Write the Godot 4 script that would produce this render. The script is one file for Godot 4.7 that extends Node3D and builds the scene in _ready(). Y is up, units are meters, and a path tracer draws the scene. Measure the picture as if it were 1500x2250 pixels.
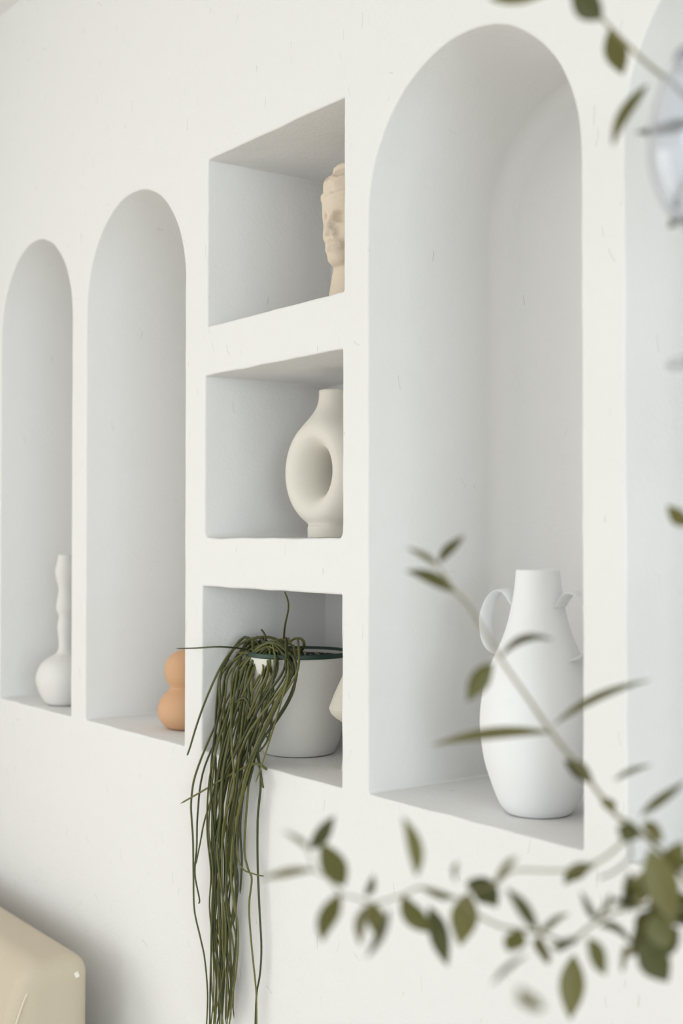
extends Node3D
# A white plastered wall with arched niches and square cubbies, ceramics inside, a trailing cactus,
# a sofa back below and an olive tree in front. Metres, y up; the niche wall's face lies in z = 0.

const CEILING := 2.686
const ROOM := [-3.3, 5.2, 4.4]          # left wall, right wall, window wall (z)
const NICHE_DEPTH := 0.258
# left, right, bottom, top, arched, corner radius
const NICHES := [
	[-2.764, -2.389, 1.1365, 2.133, true, 0.004],
	[-2.3225, -1.9305, 1.138, 2.141, true, 0.004],
	[-1.8555, -1.471, 1.854, 2.1365, false, 0.003],
	[-1.8635, -1.475, 1.4968, 1.771, false, 0.011],
	[-1.8715, -1.4765, 1.138, 1.4152, false, 0.003],
	[-1.4145, -1.0135, 1.139, 2.149, true, 0.004],
	[-0.948, -0.548, 1.139, 2.149, true, 0.004],
]

var rng := RandomNumberGenerator.new()
var wob := FastNoiseLite.new()
var taken := {}
var M := {}

# ------------------------------------------------------------------ helpers

func numbered(called: String) -> String:
	var n: int = taken.get(called, 0)
	taken[called] = n + 1
	return called if n == 0 else "%s_%03d" % [called, n]

func thing(called: String, label: String, category: String, at := Vector3.ZERO, group := "", turn := 0.0) -> Node3D:
	var o := Node3D.new()
	o.name = numbered(called)
	add_child(o, true)
	o.position = at
	o.rotation.y = turn
	tag(o, label, category, group)
	return o

func tag(o: Node, label: String, category: String, group := "") -> void:
	o.set_meta("label", label)
	o.set_meta("category", category)
	if group != "":
		o.set_meta("group", group)

func part(called: String, m: Mesh, material: Material, parent: Node) -> MeshInstance3D:
	var o := MeshInstance3D.new()
	o.name = called if parent != self else numbered(called)
	o.mesh = m
	o.material_override = material
	o.cast_shadow = GeometryInstance3D.SHADOW_CASTING_SETTING_ON
	parent.add_child(o, true)
	return o

func struct(called: String, m: Mesh, material: Material) -> MeshInstance3D:
	var o := part(called, m, material, self)
	o.set_meta("kind", "structure")
	return o

# Triangles to a mesh with normals smoothed across edges flatter than the crease angle.
# Closed shapes are turned outside out; open ones keep their winding (clockwise is front).
func finish(v: PackedVector3Array, t: PackedInt32Array, closed := true, crease := 48.0) -> ArrayMesh:
	var n := t.size() / 3
	var fn := PackedVector3Array()
	fn.resize(n)
	var vol := 0.0
	var at := {}
	for i in n:
		var a := v[t[3 * i]]
		var b := v[t[3 * i + 1]]
		var c := v[t[3 * i + 2]]
		fn[i] = (c - a).cross(b - a)
		vol += a.dot(b.cross(c))
		for k in 3:
			var key := Vector3i((v[t[3 * i + k]] * 20000.0).round())
			if not at.has(key):
				at[key] = PackedInt32Array()
			at[key].append(i)
	var flip := closed and vol > 0.0
	var lim := cos(deg_to_rad(crease))
	var ov := PackedVector3Array()
	var on := PackedVector3Array()
	ov.resize(3 * n)
	on.resize(3 * n)
	for i in n:
		var me := fn[i].normalized()
		for k in 3:
			var p := v[t[3 * i + k]]
			var s := Vector3.ZERO
			for j in at[Vector3i((p * 20000.0).round())]:
				if fn[j].normalized().dot(me) > lim:
					s += fn[j]
			s = s.normalized() if s.length() > 1e-14 else me
			var q := 3 * i + (k if not flip or k == 0 else 3 - k)
			ov[q] = p
			on[q] = -s if flip else s
	var arrays := []
	arrays.resize(Mesh.ARRAY_MAX)
	arrays[Mesh.ARRAY_VERTEX] = ov
	arrays[Mesh.ARRAY_NORMAL] = on
	var m := ArrayMesh.new()
	m.add_surface_from_arrays(Mesh.PRIMITIVE_TRIANGLES, arrays)
	return m

# Rows of points joined into a skin; caps close the first and last row.
func skin_into(v: PackedVector3Array, t: PackedInt32Array, rows: Array, around := true, caps := false) -> void:
	var base := v.size()
	var w: int = rows[0].size()
	for r in rows:
		v.append_array(r)
	for j in rows.size() - 1:
		for i in (w if around else w - 1):
			var a := base + j * w + i
			var b := base + j * w + (i + 1) % w
			t.append_array([a, b, a + w, b, b + w, a + w])
	if caps:
		for e in [0, rows.size() - 1]:
			var mid := Vector3.ZERO
			for p in rows[e]:
				mid += p
			v.append(mid / w)
			for i in w:
				var a: int = base + e * w + i
				var b: int = base + e * w + (i + 1) % w
				t.append_array([v.size() - 1, b, a] if e == 0 else [v.size() - 1, a, b])

func skin(rows: Array, around := true, caps := false, crease := 48.0) -> ArrayMesh:
	var v := PackedVector3Array()
	var t := PackedInt32Array()
	skin_into(v, t, rows, around, caps)
	return finish(v, t, caps, crease)

func spline(p: Array, steps: int) -> PackedVector3Array:
	var out := PackedVector3Array()
	for i in p.size() - 1:
		var a: Vector3 = p[maxi(i - 1, 0)]
		var b: Vector3 = p[i]
		var c: Vector3 = p[i + 1]
		var d: Vector3 = p[mini(i + 2, p.size() - 1)]
		for k in steps:
			var u := float(k) / steps
			out.append(b.cubic_interpolate(c, a, d, u))
	out.append(p[p.size() - 1])
	return out

func triples(a: Array, from := 0) -> Array:
	var out := []
	for i in range(from, a.size(), 3):
		out.append(Vector3(a[i], a[i + 1], a[i + 2]))
	return out

# A profile of (radius, height) pairs, splined and turned round the y axis.
func lathe(prof: Array, steps := 3, sides := 48, squash := 1.0) -> ArrayMesh:
	var pts := []
	for i in range(0, prof.size(), 2):
		pts.append(Vector3(prof[i], prof[i + 1], 0))
	var line := spline(pts, steps) if steps > 1 else PackedVector3Array(pts)
	var rows := []
	for p in line:
		var r := PackedVector3Array()
		for i in sides:
			var a := TAU * i / sides
			r.append(Vector3(maxf(p.x, 0.0) * cos(a), p.y, maxf(p.x, 0.0) * sin(a) * squash))
		rows.append(r)
	return skin(rows, true, true, 60.0)

# Outer profile, a rounded lip and the inside again: a hollow vessel.
func vessel(prof: Array, wall: float, down: float) -> Array:
	var out := prof.duplicate()
	var n := prof.size()
	var r: float = prof[n - 2]
	var h: float = prof[n - 1]
	out.append_array([r - wall * 0.15, h + wall * 0.35, r - wall * 0.5, h + wall * 0.5, r - wall * 0.85, h + wall * 0.35, r - wall, h])
	for i in range(n - 4, -1, -2):
		if prof[i + 1] < h - down:
			break
		out.append_array([maxf(prof[i] - wall, 0.001), prof[i + 1]])
	out.append_array([0.0008, out[out.size() - 1] - 0.001])
	return out

# A tube along points; r0 to r1, flattened by flat along the side vector if given.
func tube(line: PackedVector3Array, r0: float, r1: float, sides := 7, side := Vector3.ZERO, flat := 1.0, tip := 0.0) -> ArrayMesh:
	var rows := []
	var up := Vector3(0.31, 0.2, 0.93)
	var n := line.size()
	for i in n:
		var d := (line[mini(i + 1, n - 1)] - line[maxi(i - 1, 0)]).normalized()
		var x := d.cross(up)
		if side != Vector3.ZERO:
			x = (side - d * side.dot(d)).normalized()
		else:
			x = x.normalized() if x.length() > 0.05 else d.cross(Vector3.RIGHT).normalized()
			up = x.cross(d)
		var y := d.cross(x)
		var u := float(i) / (n - 1)
		var r := lerpf(r0, r1, u)
		if tip > 0.0:
			r *= clampf((1.0 - u) / tip + 0.25, 0.0, 1.0)
		var row := PackedVector3Array()
		for k in sides:
			var a := TAU * k / sides
			row.append(line[i] + x * cos(a) * r * flat + y * sin(a) * r)
		rows.append(row)
	return skin(rows, true, true, 75.0)

# A box with rounded edges; the grid is finer at the edges.
func soft_box(size: Vector3, r: float, bulge := Vector3.ZERO, segs := 4, recline := 0.0) -> ArrayMesh:
	var v := PackedVector3Array()
	var t := PackedInt32Array()
	var h := size / 2.0
	for axis in 3:
		for s in [-1.0, 1.0]:
			var u := (axis + 1) % 3
			var w := (axis + 2) % 3
			var cu := edge_steps(h[u], r, segs)
			var cw := edge_steps(h[w], r, segs)
			var rows := []
			for a in cu:
				var row := PackedVector3Array()
				for b in cw:
					var p := Vector3.ZERO
					p[axis] = s * h[axis]
					p[u] = a
					p[w] = b
					var inner := p.clamp(-h + Vector3.ONE * r, h - Vector3.ONE * r)
					var q := inner + (p - inner).normalized() * r
					var k := (1.0 - pow(a / h[u], 2.0)) * (1.0 - pow(b / h[w], 2.0))
					q[axis] += s * bulge[axis] * k
					q.z += recline * (h.y - q.y) * (0.5 + 0.5 * q.z / h.z)
					row.append(q)
				rows.append(row)
			if s < 0.0:
				for row in rows:
					row.reverse()
			skin_into(v, t, rows, false)
	return finish(v, t, true, 40.0)

func edge_steps(h: float, r: float, segs: int) -> Array:
	var out := []
	for i in segs + 1:
		out.append(-h + r * (1.0 - cos(0.5 * PI * i / segs)) if r > 0.0 else -h)
	for i in range(1, 6):
		out.append(lerpf(-h + r, h - r, i / 6.0))
	for i in segs + 1:
		out.append(h - r * (1.0 - cos(0.5 * PI * (segs - i) / segs)))
	return out

func add_box(v: PackedVector3Array, t: PackedInt32Array, lo: Vector3, hi: Vector3) -> void:
	var b := v.size()
	for i in 8:
		v.append(Vector3(hi.x if i & 1 else lo.x, hi.y if i & 2 else lo.y, hi.z if i & 4 else lo.z))
	for q in [[0, 2, 3, 1], [4, 5, 7, 6], [0, 1, 5, 4], [2, 6, 7, 3], [0, 4, 6, 2], [1, 3, 7, 5]]:
		t.append_array([b + q[0], b + q[2], b + q[1], b + q[0], b + q[3], b + q[2]])

func boxes(list: Array) -> ArrayMesh:
	var v := PackedVector3Array()
	var t := PackedInt32Array()
	for b in list:
		add_box(v, t, b[0], b[1])
	return finish(v, t, true, 30.0)

# Surface nets of a signed distance field.
func nets(sdf: Callable, lo: Vector3, hi: Vector3, cell: float) -> ArrayMesh:
	var n := Vector3i(((hi - lo) / cell).ceil()) + Vector3i.ONE
	var f := PackedFloat32Array()
	f.resize(n.x * n.y * n.z)
	for z in n.z:
		for y in n.y:
			for x in n.x:
				f[x + n.x * (y + n.y * z)] = sdf.call(lo + Vector3(x, y, z) * cell)
	var v := PackedVector3Array()
	var t := PackedInt32Array()
	var id := {}
	for z in n.z - 1:
		for y in n.y - 1:
			for x in n.x - 1:
				var sum := Vector3.ZERO
				var cnt := 0
				var c := PackedFloat32Array()
				c.resize(8)
				var neg := 0
				for k in 8:
					c[k] = f[x + (k & 1) + n.x * (y + ((k >> 1) & 1) + n.y * (z + (k >> 2)))]
					neg += 1 if c[k] < 0.0 else 0
				if neg == 0 or neg == 8:
					continue
				for a in 8:
					for bit in [1, 2, 4]:
						if a & bit:
							continue
						var b: int = a | bit
						if (c[a] < 0.0) != (c[b] < 0.0):
							var u := c[a] / (c[a] - c[b])
							sum += Vector3(a & 1, (a >> 1) & 1, a >> 2).lerp(Vector3(b & 1, (b >> 1) & 1, b >> 2), u)
							cnt += 1
				id[Vector3i(x, y, z)] = v.size()
				v.append(lo + (Vector3(x, y, z) + sum / cnt) * cell)
	for k in id:
		var p: Vector3i = k
		for axis in 3:
			var e := Vector3i.ZERO
			e[axis] = 1
			var a := Vector3i.ZERO
			a[(axis + 1) % 3] = 1
			var b := Vector3i.ZERO
			b[(axis + 2) % 3] = 1
			var q := p + e
			if q.x >= n.x or q.y >= n.y or q.z >= n.z:
				continue
			var f0 := f[p.x + n.x * (p.y + n.y * p.z)]
			var f1 := f[q.x + n.x * (q.y + n.y * q.z)]
			if (f0 < 0.0) == (f1 < 0.0) or not (id.has(p - a) and id.has(p - b) and id.has(p - a - b)):
				continue
			var i0: int = id[p]
			var i1: int = id[p - a]
			var i2: int = id[p - a - b]
			var i3: int = id[p - b]
			if f0 < 0.0:
				t.append_array([i0, i2, i1, i0, i3, i2])
			else:
				t.append_array([i0, i1, i2, i0, i2, i3])
	return finish(v, t, true, 85.0)

func smin(a: float, b: float, k: float) -> float:
	var h := maxf(k - absf(a - b), 0.0) / k
	return minf(a, b) - h * h * k * 0.25

func ell(p: Vector3, c: Vector3, r: Vector3) -> float:
	var q := (p - c) / r
	var k := q.length()
	return (k - 1.0) * minf(r.x, minf(r.y, r.z)) if k < 0.4 else k * (k - 1.0) / (q / r).length()

func cap(p: Vector3, a: Vector3, b: Vector3, ra: float, rb: float) -> float:
	var u := clampf((p - a).dot(b - a) / (b - a).length_squared(), 0.0, 1.0)
	return p.distance_to(a.lerp(b, u)) - lerpf(ra, rb, u)

# ------------------------------------------------------------------ materials

func flat_mat(c: Color, rough := 0.8) -> StandardMaterial3D:
	var m := StandardMaterial3D.new()
	m.albedo_color = c
	m.roughness = rough
	return m

func noise(freq: float, octaves: int, s: int) -> FastNoiseLite:
	var n := FastNoiseLite.new()
	n.noise_type = FastNoiseLite.TYPE_SIMPLEX_SMOOTH
	n.frequency = freq
	n.fractal_octaves = octaves
	n.seed = s
	return n

func noisy(c: Color, rough: float, freq: float, lo: float, hi: float, scale: float, relief: float, s: int) -> StandardMaterial3D:
	var m := flat_mat(c, rough)
	var im := noise(freq, 4, s).get_seamless_image(512, 512)
	var h := ImageTexture.create_from_image(im)
	var ci := Image.create(512, 512, false, Image.FORMAT_RGB8)
	for y in 512:
		for x in 512:
			var k := lerpf(lo, hi, im.get_pixel(x, y).r)
			ci.set_pixel(x, y, Color(k, k, k))
	m.albedo_texture = ImageTexture.create_from_image(ci)
	m.uv1_triplanar = true
	m.uv1_scale = Vector3.ONE * scale
	if relief > 0.0:
		m.heightmap_enabled = true
		m.heightmap_texture = h
		m.heightmap_scale = relief
	return m

# Hand-floated plaster: trowel marks and grain as relief, hairline cracks in relief and colour.
func plaster(c: Color, cracks: int, s: int) -> StandardMaterial3D:
	var size := 1024
	var fine := noise(0.09, 3, s).get_seamless_image(size, size).get_data()
	var wide := noise(0.012, 3, s + 1).get_seamless_image(size, size).get_data()
	var hd := PackedByteArray()
	hd.resize(size * size)
	for i in size * size:
		hd[i] = int(fine[i] * 0.26 + wide[i] * 0.55) + 40
	var him := Image.create_from_data(size, size, false, Image.FORMAT_L8, hd)
	var cim := Image.create(size, size, false, Image.FORMAT_RGB8)
	cim.fill(Color(1, 1, 1))
	var r := RandomNumberGenerator.new()
	r.seed = s
	for k in cracks:
		var p := Vector2(r.randf() * size, r.randf() * size)
		var a := PI / 2 + r.randf_range(-0.2, 0.2) if r.randf() < 0.85 else r.randf() * PI
		var depth := r.randf_range(0.15, 1.0)
		for q in r.randi_range(4, 26):
			var px := posmod(int(p.x), size)
			var py := posmod(int(p.y), size)
			var v := him.get_pixel(px, py).r
			him.set_pixel(px, py, Color(1, 1, 1) * maxf(v - 0.16 * depth, 0.0))
			var g := 1.0 - 0.17 * depth
			cim.set_pixel(px, py, Color(g, g, g * 0.985))
			a += r.randf_range(-0.12, 0.12)
			p += Vector2(cos(a), sin(a))
	var m := flat_mat(c, 0.9)
	m.albedo_texture = ImageTexture.create_from_image(cim)
	m.heightmap_enabled = true
	m.heightmap_texture = ImageTexture.create_from_image(him)
	m.heightmap_scale = 0.15
	m.uv1_triplanar = true
	m.uv1_world_triplanar = true
	m.uv1_triplanar_sharpness = 8.0
	m.uv1_scale = Vector3.ONE * 1.15
	return m

func materials() -> void:
	M.plaster = plaster(Color(0.95, 0.948, 0.943), 110, 11)
	M.niche = plaster(Color(0.95, 0.948, 0.943), 14, 17)
	M.paint = flat_mat(Color(0.95, 0.945, 0.935), 0.9)
	M.amphora = noisy(Color(0.985, 0.99, 0.995), 0.7, 0.08, 0.975, 1.0, 9.0, 0.02, 21)
	M.donut = noisy(Color(0.93, 0.915, 0.875), 0.75, 0.1, 0.97, 1.0, 9.0, 0.012, 22)
	M.peach = noisy(Color(0.90, 0.72, 0.56), 0.8, 0.1, 0.92, 1.0, 9.0, 0.03, 23)
	M.bottle = noisy(Color(0.94, 0.93, 0.92), 0.75, 0.1, 0.97, 1.0, 9.0, 0.012, 24)
	M.stone = noisy(Color(0.95, 0.89, 0.81), 0.85, 0.06, 0.94, 1.0, 7.0, 0.03, 25)
	M.bell = noisy(Color(0.93, 0.91, 0.86), 0.85, 0.12, 0.9, 1.0, 8.0, 0.05, 26)
	M.concrete = noisy(Color(0.94, 0.93, 0.91), 0.9, 0.14, 0.93, 1.0, 7.0, 0.03, 27)
	M.nursery = flat_mat(Color(0.09, 0.24, 0.19), 0.45)
	M.soil = noisy(Color(0.22, 0.17, 0.14), 1.0, 0.1, 0.45, 1.0, 14.0, 0.5, 28)
	M.pebble = flat_mat(Color(0.80, 0.77, 0.72), 0.9)
	M.fabric = noisy(Color(0.85, 0.80, 0.715), 0.95, 0.2, 0.93, 1.0, 6.0, 0.04, 29)
	M.seam = flat_mat(Color(0.90, 0.86, 0.78), 0.9)
	M.white_tag = flat_mat(Color(0.96, 0.94, 0.90), 0.7)
	M.wood = noisy(Color(0.86, 0.83, 0.78), 0.55, 0.02, 0.86, 1.0, 1.0, 0.0, 30)
	M.bark = noisy(Color(0.55, 0.48, 0.38), 0.9, 0.08, 0.7, 1.0, 8.0, 0.2, 31)
	M.twig = flat_mat(Color(0.52, 0.49, 0.36), 0.8)
	M.clay = noisy(Color(0.80, 0.76, 0.70), 0.9, 0.08, 0.9, 1.0, 5.0, 0.04, 32)
	M.frame = flat_mat(Color(0.90, 0.90, 0.89), 0.5)
	M.steel = flat_mat(Color(0.7, 0.7, 0.7), 0.3)
	M.steel.metallic = 1.0
	M.stems = []
	for c in [Color(0.34, 0.35, 0.165), Color(0.24, 0.265, 0.125), Color(0.40, 0.40, 0.20), Color(0.29, 0.31, 0.145)]:
		M.stems.append(flat_mat(c, 0.5))
	M.leaves = []
	for c in [Color(0.35, 0.345, 0.15), Color(0.28, 0.285, 0.115), Color(0.41, 0.395, 0.20)]:
		var m := flat_mat(c, 0.55)
		m.backlight = Color(0.12, 0.12, 0.04)
		M.leaves.append(m)
	var g := StandardMaterial3D.new()
	g.albedo_color = Color(0.98, 0.99, 1.0, 0.06)
	g.transparency = BaseMaterial3D.TRANSPARENCY_ALPHA
	g.roughness = 0.02
	g.metallic_specular = 0.5
	M.pane = g
	var s := StandardMaterial3D.new()
	s.albedo_color = Color(0.97, 0.98, 1.0, 0.1)
	s.transparency = BaseMaterial3D.TRANSPARENCY_ALPHA
	s.refraction_enabled = true
	s.refraction_scale = 0.05
	s.roughness = 0.02
	M.glass = s

# ------------------------------------------------------------------ the room

func outline(n: Array) -> PackedVector2Array:
	var l: float = n[0]
	var r: float = n[1]
	var b: float = n[2]
	var top: float = n[3]
	var cr: float = n[5]
	var pts := PackedVector2Array()
	corner(pts, Vector2(l + cr, b + cr), cr, PI, 1.5 * PI)
	corner(pts, Vector2(r - cr, b + cr), cr, 1.5 * PI, TAU)
	if n[4]:
		var rad := (r - l) / 2.0
		corner(pts, Vector2((l + r) / 2, top - rad), rad, 0, PI, 44)
	else:
		var ct := 0.0025
		corner(pts, Vector2(r - ct, top - ct), ct, 0, PI / 2)
		corner(pts, Vector2(l + ct, top - ct), ct, PI / 2, PI)
	var dense := PackedVector2Array()
	for i in pts.size():
		var a := pts[i]
		var c := pts[(i + 1) % pts.size()]
		var steps := maxi(1, int(a.distance_to(c) / 0.016))
		for k in steps:
			var p := a.lerp(c, float(k) / steps)
			dense.append(p + Vector2(wob.get_noise_2d(p.x * 900.0, p.y * 900.0), wob.get_noise_2d(p.x * 900.0 + 500.0, p.y * 900.0)) * 0.0015)
	return dense

func corner(pts: PackedVector2Array, c: Vector2, r: float, a0: float, a1: float, steps := 5) -> void:
	for i in steps + 1:
		pts.append(c + Vector2.from_angle(lerpf(a0, a1, float(i) / steps)) * r)

func grown(o: PackedVector2Array, by: float) -> PackedVector2Array:
	var out := PackedVector2Array()
	var n := o.size()
	for i in n:
		var d := (o[(i + 1) % n] - o[(i + n - 1) % n]).normalized()
		out.append(o[i] + Vector2(d.y, -d.x) * by)
	return out

func face(v: PackedVector3Array, t: PackedInt32Array, poly: PackedVector2Array, z: float) -> void:
	var b := v.size()
	var tri := Geometry2D.triangulate_polygon(poly)
	for p in poly:
		v.append(Vector3(p.x, p.y, z))
	for i in range(0, tri.size(), 3):
		var p := poly[tri[i]]
		var q := poly[tri[i + 1]]
		var s := poly[tri[i + 2]]
		if (q - p).cross(s - p) > 0.0:
			t.append_array([b + tri[i], b + tri[i + 2], b + tri[i + 1]])
		else:
			t.append_array([b + tri[i], b + tri[i + 1], b + tri[i + 2]])

func rect(x0: float, y0: float, x1: float, y1: float) -> PackedVector2Array:
	return PackedVector2Array([Vector2(x0, y0), Vector2(x1, y0), Vector2(x1, y1), Vector2(x0, y1)])

# The face of the wall round one niche, as two halves split above and below the niche.
func cell(v: PackedVector3Array, t: PackedInt32Array, hole: PackedVector2Array, x0: float, y0: float, x1: float, y1: float) -> void:
	var box := Rect2(hole[0], Vector2.ZERO)
	for p in hole:
		box = box.expand(p)
	var cx := box.get_center().x
	var lo := 0
	var hi := 0
	var bl := 1e9
	var bh := 1e9
	for i in hole.size():
		var d := absf(hole[i].x - cx)
		if hole[i].y < box.position.y + 0.02 and d < bl:
			bl = d
			lo = i
		if hole[i].y > box.end.y - 0.02 and d < bh:
			bh = d
			hi = i
	var right := PackedVector2Array([Vector2(hole[lo].x, y0), Vector2(x1, y0), Vector2(x1, y1), Vector2(hole[hi].x, y1)])
	var i := hi
	while true:
		right.append(hole[i])
		if i == lo:
			break
		i = (i + hole.size() - 1) % hole.size()
	face(v, t, right, 0.0)
	var left := PackedVector2Array([Vector2(hole[hi].x, y1), Vector2(x0, y1), Vector2(x0, y0), Vector2(hole[lo].x, y0)])
	i = lo
	while true:
		left.append(hole[i])
		if i == hi:
			break
		i = (i + hole.size() - 1) % hole.size()
	face(v, t, left, 0.0)

func niche_wall() -> void:
	var v := PackedVector3Array()
	var t := PackedInt32Array()
	var bevel := 0.0035
	var outs := []
	for n in NICHES:
		outs.append(outline(n))
	# columns of the wall's face: each niche in its own cell, the three cubbies stacked in one column
	var xs := [-2.9, -2.356, -1.9, -1.445, -0.981, -0.45]
	cell(v, t, grown(outs[0], bevel), xs[0], 0, xs[1], CEILING)
	cell(v, t, grown(outs[1], bevel), xs[1], 0, xs[2], CEILING)
	cell(v, t, grown(outs[4], bevel), xs[2], 0, xs[3], 1.456)
	cell(v, t, grown(outs[3], bevel), xs[2], 1.456, xs[3], 1.8125)
	cell(v, t, grown(outs[2], bevel), xs[2], 1.8125, xs[3], CEILING)
	cell(v, t, grown(outs[5], bevel), xs[3], 0, xs[4], CEILING)
	cell(v, t, grown(outs[6], bevel), xs[4], 0, xs[5], CEILING)
	face(v, t, rect(ROOM[0], 0, xs[0], CEILING), 0.0)
	face(v, t, rect(xs[5], 0, ROOM[1], CEILING), 0.0)
	# back and ends of the thick wall
	var zb := -0.36
	for q in [[Vector3(ROOM[0], 0, zb), Vector3(ROOM[1], 0, zb), Vector3(ROOM[1], CEILING, zb), Vector3(ROOM[0], CEILING, zb)]]:
		var b := v.size()
		v.append_array(q)
		t.append_array([b, b + 1, b + 2, b, b + 2, b + 3])
	var wall := struct("wall_front", finish(v, t, false, 30.0), M.plaster)
	for i in outs.size():
		var o: PackedVector2Array = outs[i]
		var n: Array = NICHES[i]
		var rows := []
		for k in 5:
			var a := 0.5 * PI * k / 4
			rows.append(ring(grown(o, bevel * (1.0 - sin(a))), -bevel * (1.0 - cos(a))))
		# in the arches the plaster runs round the inner corner in a cove
		var cove := 0.03 if n[4] else 0.0
		for z in [-0.02, -0.09, -0.16, -NICHE_DEPTH + cove]:
			rows.append(ring(o, z))
		if cove > 0.0:
			for k in range(1, 8):
				var a := 0.5 * PI * k / 7
				rows.append(ring(inset(o, n, cove * (1.0 - cos(a))), -NICHE_DEPTH + cove * (1.0 - sin(a))))
		var lv := PackedVector3Array()
		var lt := PackedInt32Array()
		skin_into(lv, lt, rows, true)
		face(lv, lt, without_doubles(inset(o, n, cove)) if cove > 0.0 else o, -NICHE_DEPTH)
		part("niche", finish(lv, lt, false, 50.0), M.niche, wall)

# The outline of an arch drawn in by c at its sides and top; the ledge stays.
func inset(o: PackedVector2Array, n: Array, c: float) -> PackedVector2Array:
	var rad: float = (n[1] - n[0]) / 2.0
	var mid := Vector2((n[0] + n[1]) / 2.0, n[3] - rad)
	var out := PackedVector2Array()
	for p in o:
		if p.y > mid.y:
			out.append(mid + (p - mid) * (rad - c) / rad)
		else:
			out.append(Vector2(clampf(p.x, n[0] + c, n[1] - c), p.y))
	return out

func without_doubles(o: PackedVector2Array) -> PackedVector2Array:
	var out := PackedVector2Array()
	for p in o:
		if out.is_empty() or (p.distance_to(out[out.size() - 1]) > 0.0004 and p.distance_to(out[0]) > 0.0004):
			out.append(p)
	return out

func ring(o: PackedVector2Array, z: float) -> PackedVector3Array:
	var r := PackedVector3Array()
	for p in o:
		r.append(Vector3(p.x, p.y, z))
	return r

func room() -> void:
	niche_wall()
	var l: float = ROOM[0]
	var r: float = ROOM[1]
	var z: float = ROOM[2]
	struct("floor", boxes([[Vector3(l - 0.2, -0.15, -0.36), Vector3(r + 0.2, 0, z + 0.25)]]), M.wood)
	struct("ceiling", boxes([[Vector3(l - 0.2, CEILING, -0.36), Vector3(r + 0.2, CEILING + 0.15, z + 0.25)]]), M.paint)
	window_wall("wall_left", "window_1", Transform3D.IDENTITY, l - 0.2, l, -0.36, z + 0.25, WINDOW)
	window_wall("wall_right", "window_2", Transform3D.IDENTITY, r, r + 0.2, -0.36, z + 0.25, WINDOW_RIGHT)
	# the wall behind the camera: the same, turned a quarter so that its length runs along x
	var quarter := Transform3D(Basis(Vector3.UP, PI / 2), Vector3.ZERO)
	window_wall("wall_back", "window_3", quarter, -z - 0.25, -z, l, r, WINDOW_BACK)

# A wall from x0 to x1, running along z from z0 to z1, with a window opening from w[0] to w[1].
func window_wall(wall: String, window: String, turn: Transform3D, x0: float, x1: float, z0: float, z1: float, w: Array) -> void:
	struct(wall, boxes([
		[Vector3(x0, 0, z0), Vector3(x1, CEILING, w[0])], [Vector3(x0, 0, w[1]), Vector3(x1, CEILING, z1)],
		[Vector3(x0, 0, w[0]), Vector3(x1, w[2], w[1])], [Vector3(x0, w[3], w[0]), Vector3(x1, CEILING, w[1])]]), M.paint).transform = turn
	var frame := []
	var bar := 0.05
	var n := 3
	var m := (x0 + x1) / 2
	for i in n + 1:
		var p := lerpf(w[0], w[1] - bar, float(i) / n)
		frame.append([Vector3(m - 0.03, w[2], p), Vector3(m + 0.03, w[3], p + bar)])
	for y in [w[2], w[3] - bar]:
		frame.append([Vector3(m - 0.03, y, w[0]), Vector3(m + 0.03, y + bar, w[1])])
	var win := struct(window, boxes(frame), M.frame)
	win.transform = turn
	for i in n:
		var p0 := lerpf(w[0], w[1] - bar, float(i) / n) + bar
		var p1 := lerpf(w[0], w[1] - bar, float(i + 1) / n)
		part("pane", boxes([[Vector3(m - 0.003, w[2] + bar, p0), Vector3(m + 0.003, w[3] - bar, p1)]]), M.pane, win)

# ------------------------------------------------------------------ things in the niches

func amphora() -> void:
	var o := thing("handled_vase", "tall matte white vase with two round ear handles in arched niche", "vase", Vector3(-1.1875, 1.139, -0.1058), "", 0.0)
	var prof: Array = [0.0437, -0.0014, 0.0519, 0.0144, 0.062, 0.0397, 0.0709, 0.0693, 0.0756, 0.102, 0.0761, 0.1259, 0.0725, 0.1559, 0.0652, 0.1829, 0.0569, 0.204, 0.0473, 0.2251, 0.0401, 0.2461, 0.0347, 0.27, 0.0311, 0.291, 0.0293, 0.3071, 0.0287, 0.3149]
	var p := [0.0006, 0.0, 0.03, 0.0, prof[0] - 0.006, 0.0, prof[0] - 0.006, 0.0008, prof[0] - 0.0055, 0.0016, prof[0] - 0.001, 0.0020, prof[0], 0.0030]
	p.append_array(prof.slice(2))
	part("body", lathe(vessel(p, 0.005, 0.07), 3, 64), M.amphora, o)
	for s in [1.0, -1.0]:
		var d := Vector3(0.985 * s, 0, -0.17 * s)
		var side := d.cross(Vector3.UP)
		var line := []
		for q in [[0.034, 0.270], [0.046, 0.285], [0.060, 0.288], [0.075, 0.277], [0.085, 0.254], [0.084, 0.229], [0.075, 0.211], [0.056, 0.202]]:
			line.append(d * q[0] + Vector3.UP * q[1])
		part("handle", tube(spline(line, 5), 0.0022, 0.0022, 12, side, 6.6), M.amphora, o)

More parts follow.
